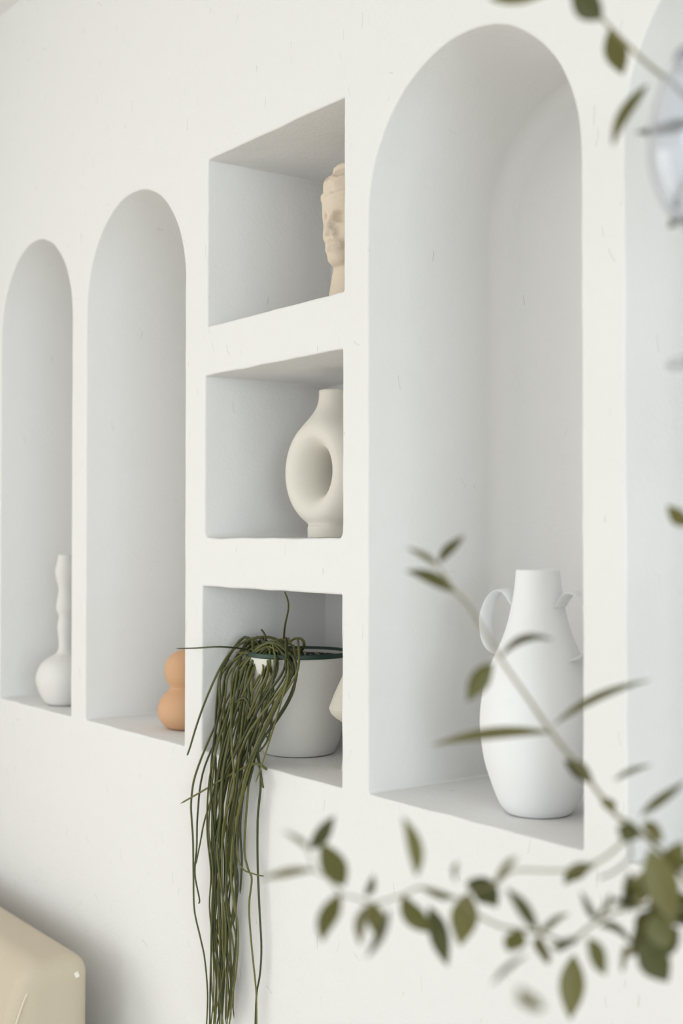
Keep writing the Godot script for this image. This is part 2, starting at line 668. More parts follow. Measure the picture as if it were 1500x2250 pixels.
func donut_vase() -> void:
	var c := Vector3(-1.6591, 1.4968, -0.125)
	var o := thing("ring_vase", "cream ring-shaped vase with a hole through its body and short neck", "vase", c)
	var sdf := func(p: Vector3) -> float:
		var q := Vector2(Vector2(p.x, p.y - 0.1065).length() - 0.0655, 0.0)
		var e := Vector2(q.x / 0.0305, p.z / 0.0505)
		var k := e.length()
		var body := k * (k - 1.0) / maxf(Vector2(e.x / 0.0305, e.y / 0.0505).length(), 1.0) if k > 0.3 else -0.02
		var rn := Vector2(p.x, p.z).length()
		var neck := maxf(rn - 0.0275, maxf(absf(p.y - 0.212) - 0.028, 0.020 - rn if p.y > 0.21 else -1.0))
		var fe := Vector2(p.x / 0.042, p.z / 0.048).length()
		var foot := maxf((fe - 1.0) * 0.042, absf(p.y - 0.010) - 0.010)
		return smin(smin(body, neck, 0.034), foot, 0.006)
	part("body", nets(sdf, Vector3(-0.104, -0.006, -0.06), Vector3(0.104, 0.246, 0.06), 0.0034), M.donut, o)

func gourd() -> void:
	var o := thing("gourd_vase", "peach orange vase of two stacked round bulbs in arched niche", "vase", Vector3(-2.1056, 1.138, -0.107))
	var prof: Array = [0.034, 0.0006, 0.0459, 0.0094, 0.0544, 0.0223, 0.0562, 0.0351, 0.0528, 0.0504, 0.0444, 0.064, 0.0334, 0.0749, 0.0334, 0.0801, 0.0402, 0.0913, 0.0436, 0.105, 0.0428, 0.1187, 0.0369, 0.1323, 0.025, 0.1424, 0.014, 0.1466, 0.0089, 0.1482]
	var p := [0.0006, 0.0]
	p.append_array(prof)
	part("body", lathe(vessel(p, 0.002, 0.01), 3, 48), M.peach, o)

func long_neck() -> void:
	var o := thing("bottle_vase", "white round-bodied vase with a long wavy neck in arched niche", "vase", Vector3(-2.5686, 1.1365, -0.0698))
	var p := [0.0006, 0.0]
	p.append_array([0.0345, 0.001, 0.0479, 0.015, 0.0575, 0.0348, 0.0624, 0.0544, 0.0586, 0.0739, 0.0492, 0.0912, 0.034, 0.1027, 0.0206, 0.1102, 0.0139, 0.1229, 0.015, 0.1454, 0.017, 0.168, 0.0142, 0.1896, 0.02, 0.2073, 0.0172, 0.2289, 0.0144, 0.2485, 0.0193, 0.2682, 0.0223, 0.2869, 0.0185, 0.3045, 0.0157, 0.3212])
	part("body", lathe(vessel(p, 0.004, 0.06), 3, 48), M.bottle, o)

func bell_vase() -> void:
	var o := thing("bell_vase", "small white flared vase on a foot beside the concrete plant pot", "vase", Vector3(-1.5695, 1.138, -0.1))
	var p := [0.0006, 0.0, 0.024, 0.0, 0.0255, 0.002, 0.021, 0.03, 0.019, 0.055, 0.023, 0.073, 0.034, 0.0815, 0.0405, 0.088, 0.0435, 0.0945, 0.0435, 0.0985, 0.036, 0.118, 0.026, 0.140, 0.017, 0.160, 0.0115, 0.176, 0.0125, 0.19]
	part("body", lathe(vessel(p, 0.003, 0.03), 3, 48), M.bell, o)

func bust() -> void:
	var o := thing("stone_bust", "cream stone head with waved hair standing in the top square cubby", "sculpture", Vector3(-1.602, 1.854, -0.131))
	var lump := noise(1.0, 2, 5)
	var sdf := func(w: Vector3) -> float:
		# one unit is the height of the head, chin to crown, y from the shelf
		var p := (w - Vector3(0, 0.0735, 0)) / 0.167
		p.x = absf(p.x)
		var skull := ell(p, Vector3(0, 0.60, -0.05), Vector3(0.335, 0.40, 0.42))
		var face_ := ell(p, Vector3(0, 0.42, 0.10), Vector3(0.27, 0.41, 0.27))
		var d := smin(skull, face_, 0.10)
		# chin, jaw and cheekbones
		d = smin(d, ell(p, Vector3(0, 0.055, 0.275), Vector3(0.105, 0.07, 0.085)), 0.06)
		d = smin(d, cap(p, Vector3(0.05, 0.065, 0.23), Vector3(0.225, 0.22, -0.03), 0.07, 0.08), 0.09)
		var f := p + Vector3(0, 0.08, 0)   # the features sit low under heavy hair
		d = smin(d, ell(f, Vector3(0.14, 0.36, 0.225), Vector3(0.085, 0.07, 0.08)), 0.08)
		# brow, sockets, eyeballs with lids
		d = smin(d, cap(f, Vector3(0.03, 0.560, 0.340), Vector3(0.19, 0.570, 0.245), 0.036, 0.030), 0.04)
		d = -smin(-d, ell(f, Vector3(0.115, 0.495, 0.390), Vector3(0.090, 0.058, 0.115)), 0.03)
		d = smin(d, f.distance_to(Vector3(0.115, 0.488, 0.238)) - 0.070, 0.008)
		# nose
		d = smin(d, cap(f, Vector3(0, 0.550, 0.345), Vector3(0, 0.375, 0.412), 0.028, 0.038), 0.035)
		d = smin(d, ell(f, Vector3(0.040, 0.352, 0.372), Vector3(0.036, 0.030, 0.040)), 0.03)
		# mouth
		d = smin(d, ell(f, Vector3(0, 0.235, 0.335), Vector3(0.105, 0.075, 0.065)), 0.06)
		d = smin(d, cap(f, Vector3(0, 0.258, 0.392), Vector3(0.075, 0.245, 0.352), 0.026, 0.012), 0.012)
		d = smin(d, cap(f, Vector3(0, 0.212, 0.386), Vector3(0.060, 0.218, 0.352), 0.030, 0.014), 0.012)
		d = -smin(-d, cap(f, Vector3(0, 0.236, 0.430), Vector3(0.095, 0.230, 0.360), 0.014, 0.010), 0.008)
		d = smin(d, ell(p, Vector3(0.325, 0.44, -0.04), Vector3(0.035, 0.115, 0.07)), 0.03)
		# a thick neck on a small round plinth
		d = smin(d, cap(p, Vector3(0, 0.20, -0.02), Vector3(0, -0.36, 0.06), 0.235, 0.265), 0.035)
		d = smin(d, maxf(Vector2(p.x, p.z - 0.05).length() - 0.325, absf(p.y + 0.40) - 0.04), 0.05)
		# waved hair swept back from a low hairline
		var hair := ell(p, Vector3(0, 0.635, -0.065), Vector3(0.352, 0.40, 0.445))
		var swell := 3.0 * lump.get_noise_3d(w.x * 30.0, w.y * 30.0, w.z * 30.0)
		hair -= 0.024 * sin(30.0 * (p.y - 0.35 * p.z) + 7.0 * sin(p.x * 5.0 + 1.2) + swell)
		hair = maxf(hair, ((0.645 if p.z > 0.10 else 0.645 - 1.9 * (0.10 - p.z)) - p.y) * 0.45)
		hair = maxf(hair, 0.16 - p.y)
		d = smin(d, hair, 0.05)
		d = maxf(d, -0.44 - p.y)
		return d * 0.167
	var b := part("head", nets(sdf, Vector3(-0.075, -0.006, -0.105), Vector3(0.075, 0.256, 0.095), 0.0029), M.stone, o)
	b.rotation.y = 0.06

# ------------------------------------------------------------------ the trailing plant

func trailing_plant() -> void:
	var at: Vector3 = Vector3(-1.7597, 1.138, -0.1226)
	var po := thing("plant_pot", "light grey concrete plant pot in the lowest square cubby", "plant pot", at)
	var pp := [0.0006, 0.0]
	pp.append_array([0.0525, 0.0003, 0.0609, 0.0064, 0.067, 0.0193, 0.0739, 0.0482, 0.08, 0.0862, 0.0839, 0.1243, 0.0854, 0.1623])
	part("body", lathe(vessel(pp, 0.005, 0.14), 3, 64), M.concrete, po)
	var o := thing("trailing_cactus", "trailing mistletoe cactus with long thin green stems over pot edge", "plant", at)
	# the green inner pot stands inside and shows its rim
	var np := part("inner_pot", lathe([0.0006, 0.03, 0.058, 0.03, 0.060, 0.034, 0.0755, 0.1585, 0.0868, 0.1627, 0.0872, 0.1640, 0.0872, 0.1690, 0.0866, 0.1702, 0.0850, 0.1704, 0.0838, 0.1695, 0.0800, 0.158, 0.0775, 0.14, 0.0004, 0.139], 1, 64), M.nursery, o)
	np.set_meta("label", "dark green plastic inner pot with rolled rim")
	part("soil", lathe([0.0006, 0.145, 0.0772, 0.145, 0.0795, 0.158, 0.070, 0.161, 0.04, 0.164, 0.0006, 0.165], 2, 40), M.soil, o)
	var pm := soft_box(Vector3(0.0055, 0.004, 0.005), 0.0018, Vector3.ZERO, 2)
	for i in 46:
		var a := rng.randf() * TAU
		var d := sqrt(rng.randf()) * 0.07
		var g := part("perlite", pm, M.pebble, o)
		g.position = Vector3(cos(a) * d, 0.1655 - 0.004 * (d / 0.07), sin(a) * d)
		g.rotation = Vector3(rng.randf() * 3, rng.randf() * 3, rng.randf() * 3)
		g.scale = Vector3.ONE * rng.randf_range(0.45, 1.0)
	var k := 0
	for s in STEMS:
		var pts := triples(s[1])
		for i in pts.size():
			pts[i] -= at
		part("stem", tube(spline(pts, 5), s[0], s[0] * 0.6, 7, Vector3.ZERO, 1.0, 0.03), M.stems[(k * 5 + k / 3) % 4], o)
		k += 1

# ------------------------------------------------------------------ sofa, tree and glass

func sofa() -> void:
	var at := Vector3(-2.679, 0, 0.075)
	var o := thing("sofa", "beige upholstered sofa with rounded back standing close to the wall", "sofa", at)
	var th := 0.125
	var back := part("backrest", soft_box(Vector3(1.10, 0.52, th), 0.036, Vector3(0, 0.004, 0.004), 6, 0.33), M.fabric, o)
	back.position = Vector3(0, 0.745 - 0.26, th / 2)
	# piping round the front edge of the back's end
	var line := []
	for q in [[-0.22, 0.052], [0.0, 0.052], [0.12, 0.052], [0.17, 0.051], [0.20, 0.0485], [0.213, 0.0455]]:
		line.append(Vector3(0.5448, q[0], q[1] + 0.33 * (0.26 - q[0]) * (0.5 + q[1] / th)))
	var pl := part("piping", tube(spline(line, 5), 0.0018, 0.0018, 6), M.seam, back)
	pl.set_meta("label", "pale piping along the edge")
	var tg := part("sewn_tag", soft_box(Vector3(0.002, 0.010, 0.008), 0.0009, Vector3.ZERO, 2), M.white_tag, back)
	tg.position = Vector3(0.5495, 0.228, -0.032)
	tg.rotation = Vector3(0.3, 0, 0.35)
	var seat := part("seat_base", soft_box(Vector3(1.10, 0.18, 0.8), 0.03), M.fabric, o)
	seat.position = Vector3(0, 0.24, 0.44)
	for x in [-0.27, 0.27]:
		var c := part("seat_cushion", soft_box(Vector3(0.53, 0.13, 0.70), 0.04, Vector3(0, 0.012, 0)), M.fabric, o)
		c.position = Vector3(x, 0.395, 0.53)
	for x in [-0.49, 0.49]:
		for z in [0.08, 0.78]:
			var l := part("leg", lathe([0.0006, 0, 0.014, 0, 0.022, 0.15, 0.0006, 0.15], 1, 16), M.wood, o)
			l.position = Vector3(x, 0, z)

func leaf_mesh(b: Vector3, m: Vector3, tip: Vector3, hw: float, roll: float, towards: Vector3) -> ArrayMesh:
	# a lanceolate blade with a midrib fold and real thickness
	var n := 9
	var top := []
	var low := []
	var ctrl := m * 2.0 - (b + tip) * 0.5
	for i in n:
		var u := float(i) / (n - 1)
		var p := b.lerp(ctrl, u).lerp(ctrl.lerp(tip, u), u)
		var d := (ctrl - b).lerp(tip - ctrl, u).normalized()
		var across := d.cross(towards).normalized()
		var nrm := across.cross(d).normalized()
		across = across.rotated(d, roll)
		nrm = nrm.rotated(d, roll)
		var w := hw * pow(sin(PI * pow(clampf(u * 0.97 + 0.015, 0.0, 1.0), 0.90)), 1.0)
		var rt := PackedVector3Array()
		for k in 7:
			var s := (k - 3) / 3.0
			var th := 0.00028 * (1.0 - s * s) + 0.00008
			rt.append(p + across * (w * s) + nrm * (th + absf(s) * w * 0.22))
		for k in range(6, -1, -1):
			var s := (k - 3) / 3.0
			var th := 0.00028 * (1.0 - s * s) + 0.00008
			rt.append(p + across * (w * s) + nrm * (-th + absf(s) * w * 0.22))
		top.append(rt)
	return skin(top, true, true, 55.0)

func olive_tree() -> void:
	var at: Vector3 = Vector3(-0.5298, 0, 0.3045)
	var o := thing("olive_tree", "young potted olive tree with small olive-green leaves standing before the wall", "tree", at)
	var eye := Vector3(0, 1.5, 1.1)
	part("planter", lathe(vessel([0.0006, 0, 0.10, 0, 0.108, 0.006, 0.128, 0.16, 0.142, 0.30, 0.146, 0.33], 0.012, 0.2), 2, 40), M.clay, o)
	part("soil", lathe([0.0006, 0.20, 0.118, 0.20, 0.126, 0.29, 0.08, 0.298, 0.0006, 0.30], 2, 32), M.soil, o)
	part("trunk", tube(spline([Vector3(0, 0.27, 0), Vector3(0.012, 0.7, 0.008), Vector3(-0.006, 1.1, 0.004), Vector3(0.004, 1.5, -0.004), Vector3(0, 1.8, 0), Vector3(0.01, 2.05, 0)], 8), 0.016, 0.005, 10), M.bark, o)
	for w in TWIGS:
		var pts := triples(w[2])
		for i in pts.size():
			pts[i] -= at
		part("twig", tube(spline(pts, 6), w[0], w[1], 8), M.twig, o)
	var k := 0
	for l in LEAVES:
		var p := triples(l.slice(0, 9))
		var tw: Vector3 = (eye - p[1]).normalized()
		part("leaf", leaf_mesh(p[0] - at, p[1] - at, p[2] - at, l[9], l[10], tw), M.leaves[(k * 7) % 3], o)
		k += 1

func glass_pendant() -> void:
	var at: Vector3 = Vector3(-0.5227, 1.6085, 0.4156)
	var o := thing("glass_pendant", "clear glass goblet-shaped pendant hanging beside the olive branches", "pendant", at)
	var out := [0.0008, 0.0, 0.021, 0.0005, 0.0245, 0.003, 0.022, 0.0065, 0.010, 0.012, 0.0045, 0.022, 0.0040, 0.06, 0.0055, 0.082, 0.015, 0.094, 0.026, 0.108, 0.0335, 0.128, 0.0355, 0.148, 0.033, 0.170, 0.027, 0.190, 0.018, 0.203]
	var inn := [0.0165, 0.2035, 0.0255, 0.190, 0.0315, 0.170, 0.034, 0.148, 0.032, 0.128, 0.0245, 0.109, 0.012, 0.098, 0.0008, 0.095]
	part("bowl", lathe(out + inn, 3, 48), M.glass, o)
	part("cap", lathe([0.0006, 0.2005, 0.0180, 0.2005, 0.0190, 0.204, 0.0180, 0.209, 0.006, 0.214, 0.0006, 0.215], 2, 32), M.glass, o)
	part("cord", tube(PackedVector3Array([Vector3(0, 0.214, 0), Vector3(0, 0.6, 0), Vector3(0, CEILING - at.y, 0)]), 0.0008, 0.0008, 6), M.steel, o)

# ------------------------------------------------------------------ scene

const WINDOW := [1.35, 4.15, 0.35, 2.4]   # z from, z to, sill, head
const WINDOW_BACK := [-2.7, 0.1, 0.45, 2.4]
const WINDOW_RIGHT := [0.9, 4.0, 0.75, 2.4]

# The sky's light coming in through a window, as large as its opening.
func daylight(called: String, w: Array, at: Vector3, turn: float, c: Color, energy: float) -> void:
	var d := AreaLight3D.new()
	d.name = called
	d.area_size = Vector2(w[1] - w[0] - 0.1, w[3] - w[2] - 0.1)
	d.area_normalize_energy = false
	d.light_color = c
	d.light_energy = energy
	d.area_range = 20.0
	d.shadow_enabled = true
	d.position = at + Vector3.UP * (w[2] + w[3]) / 2
	d.rotation.y = turn
	add_child(d)

func _ready() -> void:
	# camera: 43 degrees high, a little upward, looking along the wall to the left
	var cam := Camera3D.new()
	cam.name = "camera"
	add_child(cam)
	var fwd := Vector3(-0.801777, 0.018925, -0.597324)
	cam.look_at_from_position(Vector3(0, 1.5, 1.1), Vector3(0, 1.5, 1.1) + fwd)
	var ca := CameraAttributesPhysical.new()
	ca.frustum_focal_length = 29.867
	ca.frustum_focus_distance = 1.95
	ca.exposure_aperture = 2.15
	cam.attributes = ca
	cam.fov = 43.779
	cam.current = true
	# daylight
	var env := Environment.new()
	env.background_mode = Environment.BG_SKY
	var sky := Sky.new()
	var sm := ProceduralSkyMaterial.new()
	sm.sky_top_color = Color(0.75, 0.85, 0.97)
	sm.sky_horizon_color = Color(0.93, 0.96, 1.0)
	sm.ground_bottom_color = Color(0.55, 0.54, 0.52)
	sm.ground_horizon_color = Color(0.80, 0.80, 0.80)
	sky.sky_material = sm
	env.sky = sky
	env.tonemap_mode = Environment.TONE_MAPPER_LINEAR
	env.tonemap_exposure = 0.69
	env.sdfgi_enabled = true
	env.ssao_enabled = true
	env.ssil_enabled = true
	var we := WorldEnvironment.new()
	we.name = "world_environment"
	we.environment = env
	add_child(we)
	daylight("window_daylight", WINDOW, Vector3(ROOM[0] + 0.01, 0, (WINDOW[0] + WINDOW[1]) / 2), -PI / 2, Color(1.0, 0.975, 0.94), 1.1)
	daylight("window_daylight_right", WINDOW_RIGHT, Vector3(ROOM[1] - 0.01, 0, (WINDOW_RIGHT[0] + WINDOW_RIGHT[1]) / 2), PI / 2, Color(0.93, 0.975, 1.0), 4.4)
	daylight("window_daylight_back", WINDOW_BACK, Vector3((WINDOW_BACK[0] + WINDOW_BACK[1]) / 2, 0, ROOM[2] - 0.01), 0.0, Color(0.97, 0.98, 1.0), 0.5)

	rng.seed = 42
	wob.seed = 3
	wob.frequency = 0.012
	materials()
	room()
	sofa()
	amphora()
	donut_vase()
	gourd()
	long_neck()
	bell_vase()
	bust()
	trailing_plant()
	olive_tree()
	glass_pendant()

# ------------------------------------------------------------------ measured lines

# stem radius, then its points in room coordinates
const STEMS := [
	[0.0025, [-1.7499, 1.3081, -0.1, -1.7894, 1.3286, -0.09, -1.8105, 1.3272, -0.06, -1.8156, 1.3124, -0.03, -1.8098, 1.2844, 0, -1.8199, 1.2361, 0.02, -1.8436, 1.1889, 0.025, -1.866, 1.1484, 0.025, -1.8766, 1.1317, 0.025]],
	[0.0018, [-1.8147, 1.305, -0.07, -1.8102, 1.3122, -0.04, -1.794, 1.3192, 0.014, -1.8504, 1.3135, 0.024, -1.9057, 1.3092, 0.03]],
	[0.002, [-1.8037, 1.3046, -0.12, -1.7701, 1.3461, -0.1, -1.7154, 1.3801, -0.07, -1.6874, 1.3981, -0.05, -1.667, 1.4124, -0.03]],
	[0.0028, [-1.73, 1.3035, -0.1, -1.6988, 1.3226, -0.09, -1.6994, 1.3332, -0.085, -1.7142, 1.3325, -0.08, -1.724, 1.3232, -0.075]],
	[0.0028, [-1.8302, 1.2995, -0.08, -1.7937, 1.3118, -0.07, -1.7826, 1.3316, -0.07, -1.7934, 1.3446, -0.068]],
	[0.0028, [-1.7156, 1.3052, -0.09, -1.7135, 1.3224, -0.075, -1.7166, 1.3357, -0.07]],
	[0.003, [-1.7743, 1.3013, -0.08, -1.7837, 1.3053, -0.05, -1.8113, 1.3059, -0.03]],
	[0.0026, [-1.7553, 1.3135, -0.09, -1.6523, 1.3056, -0.04, -1.6353, 1.2792, -0.03, -1.6505, 1.2427, -0.025, -1.6764, 1.2051, -0.015, -1.6899, 1.1727, 0, -1.6937, 1.1413, 0.012, -1.7142, 1.0819, 0.02]],
	[0.0023, [-1.6729, 1.1359, 0, -1.6747, 1.1463, 0.02, -1.7254, 1.1243, 0.03, -1.8012, 1.0878, 0.035, -1.8816, 1.0515, 0.035]],
	[0.0025, [-1.7524, 1.217, -0.03, -1.6991, 1.1679, 0, -1.6629, 1.1214, 0.015, -1.6562, 1.1107, 0.016]],
	[0.0022, [-1.7593, 1.303, -0.07, -1.7681, 1.2742, -0.04, -1.7922, 1.2284, -0.02, -1.674, 1.1441, 0.012, -1.676, 1.0593, 0.014, -1.6789, 0.9879, 0.012, -1.6735, 0.9186, 0.012, -1.6682, 0.8638, 0.012, -1.672, 0.8207, 0.012, -1.6823, 0.7826, 0.012, -1.6861, 0.7181, 0.012]],
	[0.0021, [-1.7324, 1.305, -0.07, -1.7341, 1.2771, -0.04, -1.7437, 1.2188, -0.02, -1.7029, 1.1328, 0.012, -1.7008, 1.0557, 0.02, -1.7046, 1.0052, 0.02, -1.694, 0.979, 0.02, -1.6834, 0.9656, 0.02, -1.6912, 0.923, 0.02, -1.6858, 0.8749, 0.02, -1.677, 0.8135, 0.018, -1.6761, 0.7853, 0.016, -1.6747, 0.7226, 0.016]],
	[0.0021, [-1.7729, 1.302, -0.07, -1.8083, 1.2562, -0.03, -1.8312, 1.1807, 0, -1.865, 1.1019, 0.015, -1.8712, 1.0559, 0.02, -1.8696, 1.0258, 0.02, -1.8649, 0.9887, 0.02, -1.8631, 0.9286, 0.02, -1.8599, 0.8764, 0.02, -1.8403, 0.8361, 0.02, -1.8255, 0.8026, 0.02, -1.8165, 0.7457, 0.02, -1.8221, 0.6774, 0.02]],
	[0.002, [-1.7729, 1.302, -0.07, -1.8012, 1.2569, -0.03, -1.8167, 1.1749, 0, -1.834, 1.107, 0.02, -1.833, 1.0411, 0.03, -1.8357, 0.9883, 0.03, -1.8414, 0.9423, 0.03, -1.8265, 0.9045, 0.03, -1.8294, 0.8964, 0.03]],
	[0.0018, [-1.7458, 1.3003, -0.07, -1.7525, 1.2613, -0.03, -1.7553, 1.1889, -0.01, -1.7143, 1.1106, 0.02, -1.7115, 1.0195, 0.03, -1.6981, 0.9832, 0.03, -1.6588, 0.9802, 0.03, -1.6333, 0.9828, 0.03]],
	[0.002, [-1.7593, 1.2993, -0.07, -1.7801, 1.2588, -0.03, -1.7881, 1.1859, 0, -1.7834, 1.1146, 0.02, -1.8095, 1.0378, 0.03, -1.8239, 0.998, 0.03, -1.8385, 0.9578, 0.03]],
	[0.0024, [-1.6916, 1.305, -0.06, -1.6377, 1.2719, -0.03, -1.653, 1.2354, -0.025, -1.6893, 1.1892, -0.015]],
	[0.0023, [-1.763, 1.2964, -0.05, -1.7228, 1.2641, -0.03, -1.7245, 1.2205, -0.025, -1.7141, 1.193, -0.02, -1.6899, 1.1745, -0.018]],
	[0.0023, [-1.7426, 1.3017, -0.05, -1.699, 1.2518, -0.03, -1.6969, 1.1806, -0.02, -1.7057, 1.1527, 0]],
	[0.0025, [-1.7973, 1.2137, -0.01, -1.7623, 1.236, -0.01, -1.7417, 1.2308, -0.01, -1.7112, 1.1951, 0, -1.6902, 1.1558, 0.01, -1.6943, 1.1066, 0.02]],
	[0.002, [-1.7976, 1.2961, -0.1153, -1.8457, 1.3145, -0.0965, -1.8499, 1.275, -0.0373, -1.8199, 1.226, -0.014, -1.7718, 1.1676, 0.0182, -1.7662, 1.1014, 0.0219, -1.7723, 1.0476, 0.0219, -1.7716, 0.9953, 0.0219, -1.7772, 0.9288, 0.0219, -1.774, 0.8677, 0.0219, -1.776, 0.8016, 0.0219, -1.7705, 0.7348, 0.0219]],
	[0.0024, [-1.7596, 1.3009, -0.0798, -1.7843, 1.3209, -0.0698, -1.7692, 1.2822, -0.0287, -1.7648, 1.2317, -0.0148, -1.7384, 1.1715, 0.0162, -1.7511, 1.097, 0.0196, -1.7624, 1.0368, 0.0196, -1.7396, 0.9874, 0.0196, -1.7615, 0.9128, 0.0196, -1.7655, 0.8486, 0.0196, -1.7657, 0.7806, 0.0196, -1.7742, 0.7127, 0.0196]],
	[0.0026, [-1.7564, 1.302, -0.0654, -1.7848, 1.3106, -0.0591, -1.7869, 1.2807, -0.03, -1.7805, 1.2303, -0.0118, -1.7513, 1.1839, 0.0169, -1.7581, 1.129, 0.0287, -1.7582, 1.0766, 0.0287, -1.7787, 1.0187, 0.0287, -1.7802, 0.9572, 0.0287, -1.7637, 0.9079, 0.0287, -1.7633, 0.8433, 0.0287, -1.7537, 0.7746, 0.0287, -1.7746, 0.7107, 0.0287]],
	[0.0023, [-1.8659, 1.2915, -0.1049, -1.8237, 1.3238, -0.0887, -1.7154, 1.2866, -0.0309, -1.729, 1.2354, -0.0142, -1.7246, 1.1666, 0.0214, -1.7623, 1.0938, 0.0214, -1.7742, 1.029, 0.0214, -1.7712, 0.9541, 0.0214, -1.7658, 0.89, 0.0214, -1.7656, 0.8292, 0.0214, -1.7738, 0.7658, 0.0214, -1.777, 0.6888, 0.0214]],
	[0.0021, [-1.7323, 1.3042, -0.0583, -1.7696, 1.3199, -0.0537, -1.8017, 1.2791, -0.0355, -1.7877, 1.2298, -0.0085, -1.759, 1.1607, 0.0386, -1.7725, 1.1, 0.0386, -1.7831, 1.028, 0.0386, -1.7699, 0.9674, 0.0386, -1.7726, 0.9028, 0.0386, -1.7751, 0.8272, 0.0386, -1.7699, 0.7605, 0.0386]],
	[0.002, [-1.7224, 1.3034, -0.0863, -1.742, 1.3137, -0.0747, -1.7293, 1.2851, -0.0353, -1.7111, 1.2375, -0.0119, -1.6917, 1.1865, 0.0195, -1.6877, 1.1295, 0.0284, -1.7007, 1.0772, 0.0284, -1.7105, 1.0192, 0.0284, -1.7176, 0.944, 0.0284, -1.7149, 0.8715, 0.0284, -1.729, 0.794, 0.0284, -1.7211, 0.7409, 0.0284]],
	[0.0023, [-1.7269, 1.3029, -0.0888, -1.71, 1.3219, -0.0766, -1.6503, 1.2916, -0.037, -1.673, 1.2415, -0.0103, -1.6926, 1.1843, 0.0251, -1.7246, 1.1064, 0.033, -1.741, 1.0433, 0.033, -1.7583, 0.9711, 0.033, -1.7621, 0.9164, 0.033, -1.7569, 0.8442, 0.033, -1.7609, 0.7889, 0.033, -1.7447, 0.7186, 0.033]],
	[0.0025, [-1.6898, 1.3063, -0.0778, -1.7787, 1.3207, -0.0683, -1.8522, 1.275, -0.0328, -1.841, 1.2237, -0.0164, -1.7944, 1.17, 0.009, -1.7835, 1.0988, 0.0148, -1.7816, 1.0286, 0.0148, -1.7971, 0.9569, 0.0148, -1.8057, 0.8898, 0.0148, -1.7753, 0.8233, 0.0148, -1.778, 0.7675, 0.0148, -1.7799, 0.6935, 0.0148]],
	[0.0023, [-1.7985, 1.2962, -0.1122, -1.8458, 1.3264, -0.0941, -1.8381, 1.2763, -0.0316, -1.8219, 1.2262, -0.0092, -1.7807, 1.1691, 0.0307, -1.7821, 1.0987, 0.0363, -1.7729, 1.0379, 0.0363, -1.7627, 0.9761, 0.0363, -1.7703, 0.9061, 0.0363, -1.778, 0.8399, 0.0363, -1.7813, 0.7641, 0.0363, -1.7828, 0.6905, 0.0363]],
	[0.0021, [-1.8842, 1.2897, -0.1121, -1.8037, 1.3197, -0.0941, -1.6605, 1.2909, -0.0351, -1.6549, 1.2434, -0.0103, -1.6515, 1.1913, 0.0239, -1.6758, 1.1284, 0.0331, -1.6988, 1.073, 0.0331, -1.7201, 1.0153, 0.0331, -1.7222, 0.9594, 0.0331, -1.7026, 0.8895, 0.0331, -1.7057, 0.8288, 0.0331, -1.719, 0.7732, 0.0331, -1.7314, 0.7113, 0.0331]],
	[0.0019, [-1.7415, 1.3004, -0.1127, -1.8051, 1.3079, -0.0945, -1.8185, 1.2782, -0.0275, -1.8125, 1.2272, -0.009, -1.7628, 1.1618, 0.037, -1.7852, 1.1009, 0.037, -1.7907, 1.0251, 0.037, -1.7784, 0.9584, 0.037, -1.7826, 0.905, 0.037, -1.773, 0.8456, 0.037, -1.7686, 0.7723, 0.037, -1.7813, 0.6975, 0.037]],
	[0.0024, [-1.8048, 1.2973, -0.0841, -1.7703, 1.3113, -0.073, -1.6968, 1.2878, -0.0364, -1.715, 1.2366, -0.0175, -1.7431, 1.1688, 0.0092, -1.7785, 1.1076, 0.0115, -1.785, 1.0376, 0.0115, -1.7897, 0.9644, 0.0115, -1.7987, 0.9098, 0.0115, -1.7851, 0.8485, 0.0115, -1.792, 0.782, 0.0115, -1.7968, 0.7176, 0.0115]],
	[0.0021, [-1.7218, 1.3026, -0.1, -1.7601, 1.3286, -0.085, -1.7635, 1.2823, -0.0356, -1.7415, 1.2339, -0.0172, -1.7198, 1.172, 0.0101, -1.7278, 1.1098, 0.0125, -1.7494, 1.0386, 0.0125, -1.7463, 0.9756, 0.0125, -1.763, 0.9059, 0.0125, -1.7409, 0.8593, 0.0125, -1.7469, 0.8003, 0.0125, -1.7503, 0.7396, 0.0125]],
	[0.0025, [-1.8633, 1.2915, -0.1081, -1.8417, 1.32, -0.0911, -1.7643, 1.2823, -0.0347, -1.7659, 1.2319, -0.0104, -1.7533, 1.1835, 0.0205, -1.7607, 1.1251, 0.0328, -1.7721, 1.0574, 0.0328, -1.7739, 0.9869, 0.0328, -1.7741, 0.9177, 0.0328, -1.7803, 0.8553, 0.0328, -1.7673, 0.7829, 0.0328, -1.7717, 0.7126, 0.0328]],
	[0.0025, [-1.7128, 1.3052, -0.0672, -1.7076, 1.335, -0.0604, -1.6711, 1.2902, -0.0319, -1.6987, 1.2389, -0.0099, -1.7015, 1.1684, 0.0344, -1.7527, 1.0995, 0.0344, -1.7551, 1.048, 0.0344, -1.7758, 0.987, 0.0344, -1.7652, 0.9267, 0.0344, -1.772, 0.8507, 0.0344, -1.7521, 0.803, 0.0344, -1.7483, 0.735, 0.0344]],
	[0.0026, [-1.8142, 1.2969, -0.0778, -1.8117, 1.32, -0.0683, -1.7738, 1.2813, -0.0371, -1.7846, 1.2294, -0.0182, -1.7817, 1.1608, 0.0084, -1.8129, 1.0897, 0.0095, -1.821, 1.0345, 0.0095, -1.8211, 0.9646, 0.0095, -1.8163, 0.8958, 0.0095, -1.8079, 0.8324, 0.0095, -1.8065, 0.7689, 0.0095, -1.8157, 0.6911, 0.0095]],
	[0.0026, [-1.6841, 1.3079, -0.0571, -1.7471, 1.3254, -0.0528, -1.8118, 1.2783, -0.0355, -1.7985, 1.2284, -0.0125, -1.7653, 1.1679, 0.0231, -1.7773, 1.1082, 0.0266, -1.7852, 1.0462, 0.0266, -1.7923, 0.971, 0.0266]],
